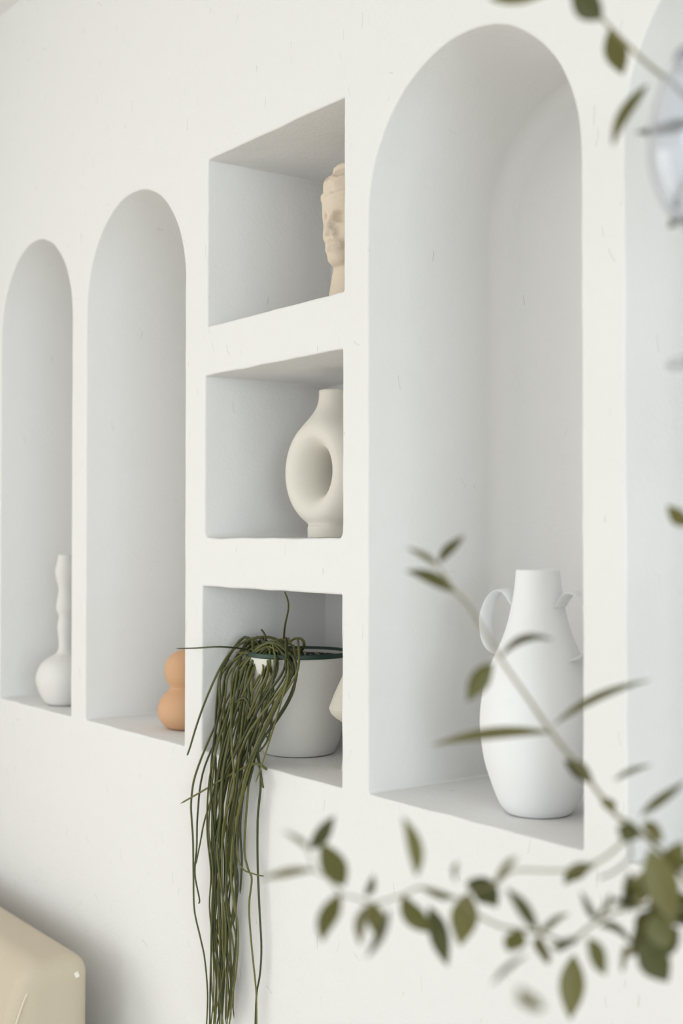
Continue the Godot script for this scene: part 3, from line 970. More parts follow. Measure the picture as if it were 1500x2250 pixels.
	[0.0026, [-1.7517, 1.3008, -0.0929, -1.7464, 1.3259, -0.0797, -1.6994, 1.2877, -0.034, -1.6868, 1.2398, -0.0144, -1.6753, 1.1845, 0.0148, -1.7025, 1.1068, 0.0207, -1.7163, 1.0455, 0.0207, -1.7114, 0.9895, 0.0207, -1.7165, 0.9359, 0.0207]],
	[0.0021, [-1.8105, 1.2955, -0.1077, -1.8447, 1.3189, -0.0907, -1.8135, 1.2786, -0.0274, -1.7914, 1.2294, -0.0089, -1.7186, 1.1719, 0.0352, -1.7093, 1.1048, 0.0372, -1.7398, 1.0425, 0.0372, -1.7442, 0.968, 0.0372, -1.7411, 0.9065, 0.0372, -1.741, 0.8489, 0.0372, -1.7238, 0.7793, 0.0372]],
	[0.0023, [-1.8746, 1.2906, -0.1095, -1.8743, 1.321, -0.0921, -1.8066, 1.2789, -0.032, -1.7836, 1.2303, -0.008, -1.735, 1.1832, 0.0284, -1.7375, 1.1256, 0.0399, -1.7445, 1.0538, 0.0399, -1.7545, 1.0009, 0.0399, -1.7418, 0.9436, 0.0399, -1.7286, 0.8913, 0.0399, -1.7326, 0.8216, 0.0399, -1.7538, 0.7512, 0.0399]],
	[0.0019, [-1.8137, 1.2979, -0.0617, -1.7504, 1.3266, -0.0563, -1.6505, 1.2919, -0.0328, -1.6483, 1.2442, -0.0083, -1.6396, 1.1883, 0.0326, -1.6755, 1.1352, 0.039, -1.7045, 1.0583, 0.039, -1.7055, 0.9873, 0.039]],
	[0.0022, [-1.709, 1.3059, -0.0588, -1.7587, 1.3181, -0.0541, -1.7897, 1.2805, -0.0288, -1.775, 1.2304, -0.0182, -1.7476, 1.176, 0.0039, -1.7451, 1.1195, 0.0093, -1.7415, 1.0515, 0.0093, -1.7469, 0.9979, 0.0093]],
	[0.0021, [-1.8892, 1.29, -0.1004, -1.8683, 1.3154, -0.0853, -1.7795, 1.2813, -0.0303, -1.7875, 1.2292, -0.0162, -1.7661, 1.1803, 0.0066, -1.7657, 1.1073, 0.0155, -1.7881, 1.0502, 0.0155, -1.7958, 0.9861, 0.0155, -1.7957, 0.9217, 0.0155]],
	[0.0026, [-1.784, 1.2999, -0.0651, -1.83, 1.329, -0.0588, -1.8629, 1.274, -0.0356, -1.8443, 1.2235, -0.0137, -1.797, 1.1662, 0.0183, -1.7878, 1.1104, 0.0229, -1.7941, 1.0407, 0.0229, -1.8013, 0.9839, 0.0229, -1.7952, 0.9281, 0.0229, -1.7935, 0.8733, 0.0229, -1.7912, 0.821, 0.0229]],
	[0.002, [-1.7261, 1.3024, -0.0986, -1.7083, 1.3327, -0.0839, -1.6285, 1.2939, -0.029, -1.6568, 1.2429, -0.0146, -1.6733, 1.1916, 0.0106, -1.7053, 1.1281, 0.0201, -1.7379, 1.0585, 0.0201, -1.7534, 0.9953, 0.0201, -1.7574, 0.9358, 0.0201, -1.7488, 0.8849, 0.0201, -1.7346, 0.8331, 0.0201, -1.7481, 0.7678, 0.0201, -1.7608, 0.6948, 0.0201]],
	[0.0026, [-1.8072, 1.2968, -0.0898, -1.7757, 1.3137, -0.0774, -1.7025, 1.2874, -0.0357, -1.6958, 1.2388, -0.0148, -1.6898, 1.1744, 0.0179, -1.7319, 1.1116, 0.0196, -1.74, 1.0406, 0.0196, -1.7531, 0.9714, 0.0196, -1.7368, 0.9237, 0.0196, -1.7479, 0.8586, 0.0196, -1.7424, 0.7855, 0.0196, -1.7556, 0.7248, 0.0196]],
	[0.0019, [-1.7111, 1.3053, -0.0665, -1.7483, 1.3173, -0.0599, -1.7666, 1.2821, -0.0341, -1.7592, 1.2326, -0.0103, -1.7314, 1.1776, 0.0262, -1.7495, 1.113, 0.033, -1.7572, 1.057, 0.033]],
	[0.0024, [-1.7478, 1.3032, -0.0558, -1.7416, 1.3134, -0.0518, -1.7215, 1.2857, -0.0364, -1.7176, 1.2365, -0.0162, -1.7137, 1.1679, 0.0153, -1.7356, 1.1, 0.0155, -1.7342, 1.0311, 0.0155, -1.7409, 0.973, 0.0155, -1.7374, 0.9193, 0.0155, -1.7628, 0.8479, 0.0155, -1.7527, 0.7897, 0.0155, -1.7516, 0.7266, 0.0155]],
	[0.002, [-1.7553, 1.302, -0.0668, -1.7538, 1.3152, -0.0601, -1.7256, 1.2853, -0.0375, -1.7333, 1.2348, -0.0166, -1.7399, 1.1738, 0.0097, -1.7671, 1.0996, 0.0141, -1.7823, 1.0429, 0.0141, -1.7747, 0.9771, 0.0141, -1.7758, 0.9161, 0.0141]],
	[0.0025, [-1.8831, 1.2894, -0.1193, -1.8683, 1.318, -0.0994, -1.7855, 1.2804, -0.0358, -1.77, 1.2315, -0.0102, -1.738, 1.1706, 0.0305, -1.751, 1.105, 0.0334, -1.7556, 1.0435, 0.0334, -1.7559, 0.9678, 0.0334, -1.7565, 0.9065, 0.0334, -1.7462, 0.8398, 0.0334, -1.7576, 0.7759, 0.0334]],
	[0.0019, [-1.7551, 1.3025, -0.0588, -1.7385, 1.3263, -0.0541, -1.7043, 1.2871, -0.0366, -1.7188, 1.2364, -0.0148, -1.736, 1.1662, 0.0191, -1.775, 1.0951, 0.0197, -1.7995, 1.0204, 0.0197, -1.7888, 0.9619, 0.0197]],
	[0.0025, [-1.7041, 1.3058, -0.0677, -1.7471, 1.3285, -0.0608, -1.7749, 1.2812, -0.0375, -1.7546, 1.2329, -0.0122, -1.7065, 1.1688, 0.0274, -1.7181, 1.0957, 0.0274, -1.7446, 1.0253, 0.0274, -1.7467, 0.9624, 0.0274, -1.7459, 0.9111, 0.0274, -1.7341, 0.8597, 0.0274, -1.7428, 0.8034, 0.0274, -1.7469, 0.7315, 0.0274]],
	[0.0019, [-1.8236, 1.2953, -0.0947, -1.7741, 1.322, -0.081, -1.6591, 1.2914, -0.0287, -1.6887, 1.2395, -0.016, -1.7028, 1.189, 0.0066, -1.7265, 1.1241, 0.016, -1.7503, 1.0503, 0.016, -1.7606, 0.9858, 0.016, -1.7664, 0.9214, 0.016, -1.7657, 0.8673, 0.016, -1.7629, 0.8148, 0.016, -1.7549, 0.7533, 0.016]],
	[0.0019, [-1.8236, 1.294, -0.1165, -1.776, 1.3199, -0.0974, -1.6507, 1.2922, -0.0266, -1.6431, 1.2448, -0.008, -1.6098, 1.1812, 0.0399, -1.6414, 1.1246, 0.0399]],
	[0.0023, [-1.8021, 1.2987, -0.0617, -1.8001, 1.3259, -0.0563, -1.773, 1.2814, -0.0363, -1.7818, 1.2298, -0.0164, -1.7833, 1.1746, 0.0075, -1.7892, 1.1063, 0.0147, -1.7888, 1.0462, 0.0147, -1.7901, 0.974, 0.0147, -1.8124, 0.8975, 0.0147, -1.7875, 0.8297, 0.0147]],
	[0.002, [-1.8218, 1.2959, -0.0852, -1.7599, 1.3137, -0.0739, -1.6463, 1.2922, -0.0335, -1.672, 1.2411, -0.0171, -1.6999, 1.1718, 0.0115, -1.7464, 1.0941, 0.0127, -1.7654, 1.0235, 0.0127, -1.7547, 0.9596, 0.0127, -1.7655, 0.8983, 0.0127, -1.7668, 0.8461, 0.0127, -1.77, 0.7785, 0.0127, -1.773, 0.7135, 0.0127]],
	[0.0018, [-1.8852, 1.2905, -0.0969, -1.8374, 1.3264, -0.0827, -1.736, 1.2846, -0.0353, -1.7558, 1.2325, -0.0165, -1.7753, 1.163, 0.0129, -1.7925, 1.1075, 0.0145, -1.8008, 1.037, 0.0145, -1.8028, 0.9638, 0.0145, -1.8008, 0.911, 0.0145, -1.8141, 0.8328, 0.0145, -1.814, 0.7659, 0.0145, -1.8014, 0.7045, 0.0145]],
	[0.0019, [-1.8715, 1.2908, -0.1097, -1.8925, 1.302, -0.0922, -1.8571, 1.2748, -0.0306, -1.8344, 1.2245, -0.0143, -1.7753, 1.161, 0.0207, -1.767, 1.1031, 0.0212, -1.7792, 1.0486, 0.0212, -1.7775, 0.9775, 0.0212, -1.7783, 0.926, 0.0212, -1.7857, 0.8539, 0.0212, -1.7804, 0.7851, 0.0212, -1.775, 0.7298, 0.0212]],
	[0.0026, [-1.716, 1.305, -0.0651, -1.7533, 1.3184, -0.0588, -1.7721, 1.2818, -0.0314, -1.7438, 1.234, -0.0131, -1.7167, 1.1864, 0.0145, -1.7098, 1.134, 0.0247, -1.7099, 1.063, 0.0247, -1.7276, 1.0057, 0.0247, -1.7163, 0.9531, 0.0247, -1.73, 0.8849, 0.0247]],
	[0.0025, [-1.7786, 1.299, -0.0893, -1.7407, 1.3227, -0.077, -1.6648, 1.2904, -0.0377, -1.6582, 1.2431, -0.0092, -1.6511, 1.1935, 0.0254, -1.6713, 1.1402, 0.0363, -1.693, 1.0835, 0.0363, -1.7139, 1.0128, 0.0363, -1.718, 0.9587, 0.0363, -1.7059, 0.9107, 0.0363]]
]

# radius at both ends, then the points of the twig
const TWIGS := [
	[0.0013, 0.0005, [-0.5346, 1.1876, 0.3009, -0.5431, 1.2134, 0.3466, -0.5451, 1.2414, 0.3837, -0.5484, 1.2564, 0.4221, -0.5622, 1.2555, 0.4406, -0.5759, 1.2474, 0.4588, -0.5882, 1.2333, 0.4748, -0.5994, 1.2384, 0.49, -0.6137, 1.2423, 0.5093, -0.625, 1.2513, 0.5248, -0.6327, 1.2618, 0.5355, -0.6455, 1.2684, 0.5529, -0.6529, 1.2636, 0.5627, -0.6649, 1.2579, 0.5785, -0.6722, 1.2618, 0.5884, -0.6777, 1.2645, 0.5959, -0.6825, 1.2744, 0.6027, -0.6875, 1.2801, 0.6095, -0.6901, 1.2936, 0.6135]],
	[0.0018, 0.0008, [-0.5451, 1.2414, 0.3837, -0.5592, 1.2783, 0.4038, -0.582, 1.3021, 0.4184, -0.5961, 1.3083, 0.4208, -0.6189, 1.3252, 0.4185, -0.6347, 1.3596, 0.4408, -0.6449, 1.3853, 0.4552, -0.656, 1.4132, 0.471, -0.6679, 1.4479, 0.4882, -0.6744, 1.4608, 0.4973, -0.6809, 1.4769, 0.5065]],
	[0.0011, 0.0008, [-0.5753, 1.3044, 0.4263, -0.5768, 1.2936, 0.4279, -0.5769, 1.2829, 0.4278, -0.5831, 1.2737, 0.4358, -0.5892, 1.2691, 0.4439]],
	[0.0011, 0.0007, [-0.57, 1.3006, 0.4357, -0.578, 1.2884, 0.4461, -0.5853, 1.2815, 0.4557, -0.5975, 1.2769, 0.472, -0.6162, 1.2769, 0.4971, -0.6245, 1.2672, 0.5079, -0.6351, 1.2626, 0.522]],
	[0.0018, 0.0008, [-0.5265, 1.7179, 0.3069, -0.5346, 1.7696, 0.3529, -0.5368, 1.785, 0.3898, -0.5476, 1.7979, 0.4048, -0.553, 1.8065, 0.4122, -0.5638, 1.8218, 0.4272, -0.5754, 1.8415, 0.4434, -0.5799, 1.8495, 0.4497, -0.5924, 1.8679, 0.4671, -0.6044, 1.8642, 0.4831]],
	[0.002, 0.0009, [-0.5275, 1.6536, 0.3062, -0.5294, 1.7106, 0.3608, -0.5371, 1.7696, 0.3897, -0.5439, 1.8003, 0.3999]],
	[0.001, 0.0008, [-0.5371, 1.7696, 0.3897, -0.5448, 1.7451, 0.3992, -0.5517, 1.726, 0.4079]],
	[0.002, 0.0009, [-0.5309, 1.4287, 0.3036, -0.5428, 1.4774, 0.3546, -0.5448, 1.4994, 0.3915, -0.5493, 1.5071, 0.3978]],
	[0.0022, 0.0008, [-0.5298, 1.9711, 0.3045, -0.4239, 1.9824, 0.269, -0.318, 1.9829, 0.2336, -0.2088, 1.9719, 0.197]],
	[0.0022, 0.0008, [-0.5298, 1.1139, 0.3045, -0.5806, 1.141, 0.2496, -0.6313, 1.1572, 0.1947, -0.6836, 1.1625, 0.1381]],
	[0.0022, 0.0008, [-0.5298, 1.782, 0.3045, -0.4643, 1.823, 0.2713, -0.3989, 1.853, 0.2382, -0.3314, 1.8726, 0.2041]],
	[0.0022, 0.0008, [-0.5298, 2.0245, 0.3045, -0.4236, 2.078, 0.3045, -0.3174, 2.1207, 0.3045, -0.2079, 2.1533, 0.3045]],
	[0.0022, 0.0008, [-0.5298, 1.356, 0.3045, -0.4994, 1.3667, 0.3485, -0.4689, 1.3665, 0.3925, -0.4376, 1.3549, 0.4378]],
	[0.0022, 0.0008, [-0.5298, 1.39, 0.3045, -0.534, 1.4034, 0.2501, -0.5382, 1.406, 0.1958, -0.5426, 1.3973, 0.1398]],
	[0.0022, 0.0008, [-0.5298, 1.2106, 0.3045, -0.5019, 1.2356, 0.352, -0.474, 1.2497, 0.3996, -0.4452, 1.2528, 0.4487]],
	[0.0022, 0.0008, [-0.5298, 1.8293, 0.3045, -0.49, 1.859, 0.238, -0.4502, 1.8778, 0.1716, -0.4092, 1.8857, 0.1032]],
	[0.0022, 0.0008, [-0.5298, 1.2444, 0.3045, -0.4594, 1.2856, 0.3133, -0.389, 1.3159, 0.3222, -0.3164, 1.3357, 0.3314]],
	[0.0022, 0.0008, [-0.5298, 1.8505, 0.3045, -0.5849, 1.8968, 0.2285, -0.6399, 1.9323, 0.1526, -0.6967, 1.9574, 0.0744]],
	[0.0022, 0.0008, [-0.5298, 1.5659, 0.3045, -0.511, 1.5977, 0.2448, -0.4923, 1.6187, 0.1851, -0.4729, 1.6288, 0.1235]],
	[0.0022, 0.0008, [-0.5298, 1.0681, 0.3045, -0.4722, 1.0723, 0.33, -0.4145, 1.0656, 0.3556, -0.3551, 1.0472, 0.382]]
]

# base, middle and tip of each leaf, half width, roll about its length
const LEAVES := [
	[-0.6888, 1.2653, 0.5846, -0.6884, 1.2816, 0.5947, -0.688, 1.2977, 0.6047, 0.0086, 0],
	[-0.7083, 1.2883, 0.5996, -0.7072, 1.2983, 0.5899, -0.7061, 1.3083, 0.5801, 0.0077, 0.8187],
	[-0.6682, 1.286, 0.6233, -0.6737, 1.2877, 0.6406, -0.6786, 1.2836, 0.657, 0.0073, -1.1961],
	[-0.6551, 1.2724, 0.6127, -0.6677, 1.2554, 0.614, -0.6772, 1.2359, 0.6111, 0.0073, -0.4983],
	[-0.6837, 1.2572, 0.5711, -0.6838, 1.2637, 0.5671, -0.684, 1.2701, 0.5631, 0.0077, 1.1697],
	[-0.6638, 1.2589, 0.5793, -0.6578, 1.2505, 0.5834, -0.6519, 1.2423, 0.5875, 0.0075, -0.4983],
	[-0.6572, 1.2606, 0.589, -0.6571, 1.2487, 0.5939, -0.6552, 1.2364, 0.5965, 0.0074, 1.0328],
	[-0.6361, 1.2625, 0.5882, -0.6353, 1.2474, 0.5947, -0.6375, 1.235, 0.6054, 0.0072, 1.1161],
	[-0.6268, 1.2832, 0.5736, -0.6318, 1.3012, 0.5721, -0.6395, 1.3184, 0.5743, 0.0073, 0.8516],
	[-0.6655, 1.2591, 0.5523, -0.6626, 1.2441, 0.5446, -0.6568, 1.2329, 0.533, 0.0076, 0.3839],
	[-0.6592, 1.25, 0.5353, -0.6575, 1.2291, 0.5284, -0.6558, 1.208, 0.5215, 0.0077, -0.4983],
	[-0.6406, 1.2597, 0.517, -0.6354, 1.2448, 0.5252, -0.6302, 1.2303, 0.5334, 0.0093, 0],
	[-0.6258, 1.2644, 0.5416, -0.6356, 1.2668, 0.5481, -0.6455, 1.2691, 0.5546, 0.0074, -1.248],
	[-0.6379, 1.2679, 0.5211, -0.6353, 1.2609, 0.5064, -0.6354, 1.248, 0.4952, 0.0085, 0],
	[-0.603, 1.2748, 0.5291, -0.591, 1.2866, 0.53, -0.579, 1.2981, 0.5311, 0.0073, -1.1961],
	[-0.598, 1.2454, 0.5097, -0.6041, 1.2363, 0.5092, -0.6103, 1.2271, 0.5087, 0.0074, -0.3839],
	[-0.579, 1.2486, 0.5127, -0.5848, 1.2624, 0.5213, -0.5906, 1.2763, 0.5298, 0.0072, 0.9147],
	[-0.6081, 1.2357, 0.482, -0.6073, 1.2418, 0.4703, -0.6051, 1.2438, 0.4564, 0.0076, 1.2222],
	[-0.6034, 1.2346, 0.4859, -0.6088, 1.2225, 0.4775, -0.6142, 1.2102, 0.469, 0.0075, 0.8836],
	[-0.5878, 1.2319, 0.4664, -0.5887, 1.2331, 0.479, -0.5891, 1.2321, 0.491, 0.0075, -1.0887],
	[-0.6049, 1.2154, 0.4526, -0.6022, 1.1953, 0.4574, -0.5996, 1.1755, 0.4622, 0.0087, 0],
	[-0.5648, 1.2422, 0.4828, -0.5633, 1.2296, 0.4759, -0.5619, 1.2169, 0.469, 0.0073, -0.6749],
	[-0.5762, 1.2485, 0.4602, -0.5863, 1.2543, 0.4575, -0.5965, 1.2602, 0.4548, 0.0075, -1.1961],
	[-0.5819, 1.246, 0.4539, -0.5773, 1.2551, 0.4529, -0.5728, 1.264, 0.4519, 0.0076, 1.2736],
	[-0.5936, 1.2348, 0.4391, -0.5914, 1.2286, 0.4228, -0.591, 1.217, 0.4088, 0.0077, -1.1697],
	[-0.5573, 1.2354, 0.4412, -0.5539, 1.2207, 0.4313, -0.5505, 1.2059, 0.4214, 0.0106, 0],
	[-0.5439, 1.2983, 0.4469, -0.5364, 1.2754, 0.444, -0.5289, 1.2529, 0.4413, 0.0111, 0],
	[-0.5437, 1.2585, 0.4279, -0.5567, 1.2396, 0.432, -0.5699, 1.2204, 0.4363, 0.0091, 0],
	[-0.5693, 1.258, 0.4057, -0.5578, 1.2487, 0.4024, -0.5464, 1.2396, 0.3993, 0.0113, 0],
	[-0.5575, 1.2813, 0.4504, -0.5563, 1.2705, 0.4542, -0.5551, 1.2598, 0.458, 0.0074, -0.9452],
	[-0.6049, 1.2645, 0.4612, -0.5992, 1.2747, 0.4556, -0.591, 1.2774, 0.4464, 0.0077, 0.8187],
	[-0.5544, 1.3134, 0.4652, -0.5494, 1.3102, 0.4604, -0.5444, 1.3069, 0.4556, 0.0073, 0.3839],
	[-0.5615, 1.3079, 0.4334, -0.5515, 1.3063, 0.4324, -0.5438, 1.3003, 0.4345, 0.0075, 0.7495],
	[-0.5645, 1.3137, 0.4312, -0.5575, 1.3236, 0.4156, -0.5513, 1.3356, 0.4011, 0.0076, -1.1161],
	[-0.5384, 1.285, 0.4329, -0.5363, 1.2863, 0.4216, -0.5342, 1.2877, 0.4103, 0.0074, -0.9452],
	[-0.5734, 1.2236, 0.4322, -0.5817, 1.2132, 0.4271, -0.59, 1.2026, 0.422, 0.0076, 1.1697],
	[-0.5579, 1.2516, 0.4244, -0.5598, 1.2429, 0.4318, -0.5618, 1.2343, 0.4392, 0.0081, 0],
	[-0.5611, 1.2594, 0.4566, -0.5531, 1.2659, 0.4564, -0.5452, 1.2723, 0.4564, 0.0074, -1.1161],
	[-0.5427, 1.2872, 0.4492, -0.5473, 1.2739, 0.4497, -0.552, 1.2605, 0.4502, 0.0073, -0.2195],
	[-0.5445, 1.2763, 0.4291, -0.5534, 1.2562, 0.4243, -0.5625, 1.2356, 0.4196, 0.008, 0],
	[-0.5541, 1.2371, 0.4057, -0.5592, 1.2279, 0.4145, -0.5643, 1.2186, 0.4231, 0.0086, 0],
	[-0.5272, 1.3041, 0.4345, -0.5365, 1.2896, 0.4326, -0.5458, 1.2749, 0.4309, 0.0073, 0.2195],
	[-0.544, 1.2557, 0.4457, -0.539, 1.2455, 0.4423, -0.534, 1.2353, 0.439, 0.0093, 0],
	[-0.5423, 1.262, 0.4631, -0.5512, 1.2638, 0.4631, -0.5601, 1.2657, 0.4633, 0.0072, 1.061],
	[-0.6573, 1.3035, 0.6367, -0.6649, 1.3083, 0.6406, -0.6726, 1.3132, 0.6446, 0.0071, 1.3494],
	[-0.6175, 1.2775, 0.549, -0.6163, 1.2839, 0.5488, -0.6151, 1.2903, 0.5487, 0.0073, -1.3494],
	[-0.5474, 1.2506, 0.5545, -0.5501, 1.2435, 0.5661, -0.5528, 1.2365, 0.5776, 0.0068, 1.3494],
	[-0.443, 1.2689, 0.6493, -0.4389, 1.2783, 0.6606, -0.4346, 1.2876, 0.6718, 0.0055, -0.7495],
	[-0.6867, 1.4594, 0.4864, -0.6957, 1.4685, 0.5012, -0.7054, 1.4751, 0.5167, 0.0082, 0.975],
	[-0.6913, 1.4807, 0.4975, -0.6884, 1.4906, 0.4883, -0.6855, 1.5005, 0.479, 0.0082, -1.0887],
	[-0.6869, 1.478, 0.5026, -0.6955, 1.4848, 0.5096, -0.7042, 1.4917, 0.5168, 0.0081, 1.2736],
	[-0.6575, 1.4103, 0.4775, -0.6604, 1.3985, 0.489, -0.6613, 1.3847, 0.4979, 0.008, -0.4983],
	[-0.6675, 1.4127, 0.46, -0.6542, 1.4282, 0.4514, -0.6378, 1.4264, 0.4379, 0.0082, 1.1961],
	[-0.6413, 1.3599, 0.4353, -0.6687, 1.3576, 0.4678, -0.6961, 1.3501, 0.4999, 0.0081, 1.0328],
	[-0.6439, 1.3649, 0.4298, -0.6238, 1.3838, 0.4041, -0.6022, 1.3968, 0.3761, 0.0082, -1.1961],
	[-0.6336, 1.3404, 0.4305, -0.6263, 1.3328, 0.4235, -0.619, 1.3253, 0.4166, 0.0081, -0.7847],
	[-0.626, 1.3123, 0.4012, -0.6209, 1.307, 0.4, -0.6159, 1.3017, 0.3988, 0.0082, -1.0328],
	[-0.6062, 1.3283, 0.409, -0.5984, 1.3339, 0.3991, -0.5906, 1.3395, 0.3891, 0.008, -1.3494],
	[-0.5671, 1.8414, 0.4632, -0.5736, 1.8508, 0.4708, -0.5802, 1.8603, 0.4784, 0.0088, 0],
	[-0.5825, 1.8449, 0.4386, -0.586, 1.8332, 0.4278, -0.5895, 1.8212, 0.4169, 0.0079, 0],
	[-0.5623, 1.8049, 0.4234, -0.5656, 1.7828, 0.4405, -0.5663, 1.7586, 0.454, 0.0077, 0.975],
	[-0.5416, 1.7818, 0.3934, -0.5577, 1.7787, 0.4076, -0.5739, 1.7754, 0.4221, 0.0077, -0.9452],
	[-0.6074, 1.8666, 0.4779, -0.6229, 1.8671, 0.4876, -0.6385, 1.8701, 0.4977, 0.0077, 0.9452],
	[-0.549, 1.8113, 0.413, -0.5496, 1.8211, 0.3992, -0.5502, 1.8311, 0.3852, 0.0076, -1.0042],
	[-0.5642, 1.7312, 0.3921, -0.5617, 1.7204, 0.3989, -0.5591, 1.7098, 0.4058, 0.0079, -1.1697],
	[-0.5551, 1.5071, 0.3903, -0.5611, 1.5141, 0.3947, -0.5671, 1.5211, 0.3992, 0.0078, -0.8187],
	[-0.5334, 1.8394, 0.4035, -0.526, 1.8464, 0.3978, -0.5187, 1.8535, 0.3922, 0.0076, -0.7495],
	[-0.4656, 1.9793, 0.283, -0.4621, 1.9832, 0.2652, -0.4586, 1.9811, 0.2474, 0.0061, -0.133],
	[-0.4656, 1.9793, 0.283, -0.4526, 1.974, 0.2917, -0.4395, 1.9627, 0.3004, 0.0076, -0.189],
	[-0.4335, 1.9819, 0.2722, -0.4271, 1.9834, 0.256, -0.4206, 1.979, 0.2398, 0.0078, 0.2139],
	[-0.4335, 1.9819, 0.2722, -0.4188, 1.9933, 0.2833, -0.404, 1.9987, 0.2944, 0.0078, -0.3152],
	[-0.4014, 1.9834, 0.2615, -0.3958, 1.9842, 0.2448, -0.3901, 1.9789, 0.2281, 0.0069, 0.523],
	[-0.4014, 1.9834, 0.2615, -0.3875, 1.9894, 0.2736, -0.3737, 1.9894, 0.2856, 0.006, -0.4238],
	[-0.3693, 1.984, 0.2507, -0.3691, 1.9809, 0.2339, -0.3689, 1.9718, 0.2171, 0.0056, -0.5386],
	[-0.3693, 1.984, 0.2507, -0.3518, 1.9851, 0.2609, -0.3343, 1.9802, 0.2711, 0.0064, -0.4685],
	[-0.3372, 1.9836, 0.24, -0.3335, 1.9834, 0.2227, -0.3297, 1.9772, 0.2055, 0.0079, 0.4971],
	[-0.3372, 1.9836, 0.24, -0.3213, 1.9877, 0.2596, -0.3054, 1.9858, 0.2792, 0.0073, 1.0691],
	[-0.3051, 1.9822, 0.2293, -0.2939, 1.9785, 0.2131, -0.2827, 1.9689, 0.197, 0.0056, 0.743],
	[-0.3051, 1.9822, 0.2293, -0.2836, 1.9925, 0.241, -0.2621, 1.9967, 0.2527, 0.0071, 1.1717],
	[-0.273, 1.9798, 0.2185, -0.2709, 1.9912, 0.2001, -0.2688, 1.9966, 0.1816, 0.0061, -1.0179],
	[-0.273, 1.9798, 0.2185, -0.2577, 1.9939, 0.2356, -0.2423, 2.0021, 0.2527, 0.0061, -0.9516],
	[-0.2409, 1.9763, 0.2078, -0.2396, 1.9804, 0.1835, -0.2384, 1.9784, 0.1593, 0.0063, -0.1878],
	[-0.2409, 1.9763, 0.2078, -0.2235, 1.9765, 0.2255, -0.206, 1.9706, 0.2432, 0.0079, 0.9484],
	[-0.2088, 1.9719, 0.197, -0.2049, 1.9797, 0.1734, -0.201, 1.9815, 0.1497, 0.0074, -0.6278],
	[-0.2088, 1.9719, 0.197, -0.1921, 1.9819, 0.2096, -0.1755, 1.9858, 0.2222, 0.0071, 0.7837],
	[-0.5606, 1.1316, 0.2712, -0.5752, 1.1427, 0.2771, -0.5898, 1.1479, 0.2829, 0.0072, 0.1004],
	[-0.5606, 1.1316, 0.2712, -0.5583, 1.1386, 0.2506, -0.5561, 1.1396, 0.2301, 0.0077, -1.1905],
	[-0.576, 1.139, 0.2546, -0.6007, 1.1399, 0.2539, -0.6254, 1.1349, 0.2533, 0.0061, 0.4347],
	[-0.576, 1.139, 0.2546, -0.5733, 1.144, 0.2371, -0.5707, 1.1429, 0.2197, 0.0076, -0.0476],
	[-0.5913, 1.1453, 0.2379, -0.6121, 1.1532, 0.242, -0.6329, 1.1551, 0.246, 0.0064, 0.957],
	[-0.5913, 1.1453, 0.2379, -0.5932, 1.1601, 0.2201, -0.5951, 1.1689, 0.2022, 0.0078, 0.4161],
	[-0.6067, 1.1507, 0.2213, -0.6259, 1.1526, 0.2274, -0.645, 1.1485, 0.2335, 0.0064, 1.1033],
	[-0.6067, 1.1507, 0.2213, -0.6007, 1.1557, 0.1978, -0.5946, 1.1547, 0.1743, 0.0069, 0.129],
	[-0.6221, 1.1551, 0.2047, -0.6395, 1.1517, 0.2085, -0.6569, 1.1423, 0.2124, 0.0063, 0.8454],
	[-0.6221, 1.1551, 0.2047, -0.6137, 1.1588, 0.1887, -0.6053, 1.1565, 0.1727, 0.0072, -0.1389],
	[-0.6375, 1.1584, 0.188, -0.6539, 1.1689, 0.1946, -0.6703, 1.1734, 0.2012, 0.0084, 0.322],
	[-0.6375, 1.1584, 0.188, -0.6394, 1.1625, 0.1679, -0.6413, 1.1606, 0.1478, 0.0059, 0.8098],
	[-0.6528, 1.1608, 0.1714, -0.6755, 1.1675, 0.1686, -0.6981, 1.1682, 0.1659, 0.0064, -1.0121],
	[-0.6528, 1.1608, 0.1714, -0.646, 1.1618, 0.1466, -0.6391, 1.1567, 0.1219, 0.0082, -0.7618],
	[-0.6682, 1.1622, 0.1548, -0.6914, 1.1613, 0.1526, -0.7145, 1.1544, 0.1505, 0.0069, 0.5018],
	[-0.6682, 1.1622, 0.1548, -0.6658, 1.1754, 0.135, -0.6633, 1.1827, 0.1152, 0.0073, -0.4155],
	[-0.6836, 1.1625, 0.1381, -0.6988, 1.1754, 0.1432, -0.714, 1.1823, 0.1483, 0.0068, -0.4398],
	[-0.6836, 1.1625, 0.1381, -0.6789, 1.1752, 0.1202, -0.6743, 1.1818, 0.1022, 0.0066, 0.3629],
	[-0.4901, 1.8081, 0.2844, -0.486, 1.813, 0.2645, -0.4819, 1.8118, 0.2446, 0.0078, 0.7945],
	[-0.4901, 1.8081, 0.2844, -0.4716, 1.8238, 0.2923, -0.4531, 1.8335, 0.3002, 0.0071, -0.6947],
	[-0.4703, 1.8197, 0.2743, -0.4733, 1.8208, 0.2538, -0.4763, 1.8159, 0.2333, 0.008, 0.2144],
	[-0.4703, 1.8197, 0.2743, -0.4519, 1.8228, 0.2882, -0.4335, 1.8199, 0.3021, 0.0068, -0.7845],
	[-0.4505, 1.8302, 0.2643, -0.4492, 1.8454, 0.2463, -0.4479, 1.8546, 0.2282, 0.0074, -0.1736],
	[-0.4505, 1.8302, 0.2643, -0.4335, 1.8474, 0.2705, -0.4165, 1.8585, 0.2768, 0.0068, -1.0496],
	[-0.4306, 1.8398, 0.2543, -0.4311, 1.8448, 0.2369, -0.4315, 1.8439, 0.2195, 0.0056, -0.2627],
	[-0.4306, 1.8398, 0.2543, -0.4125, 1.8525, 0.2647, -0.3944, 1.8591, 0.2752, 0.0063, -0.7952],
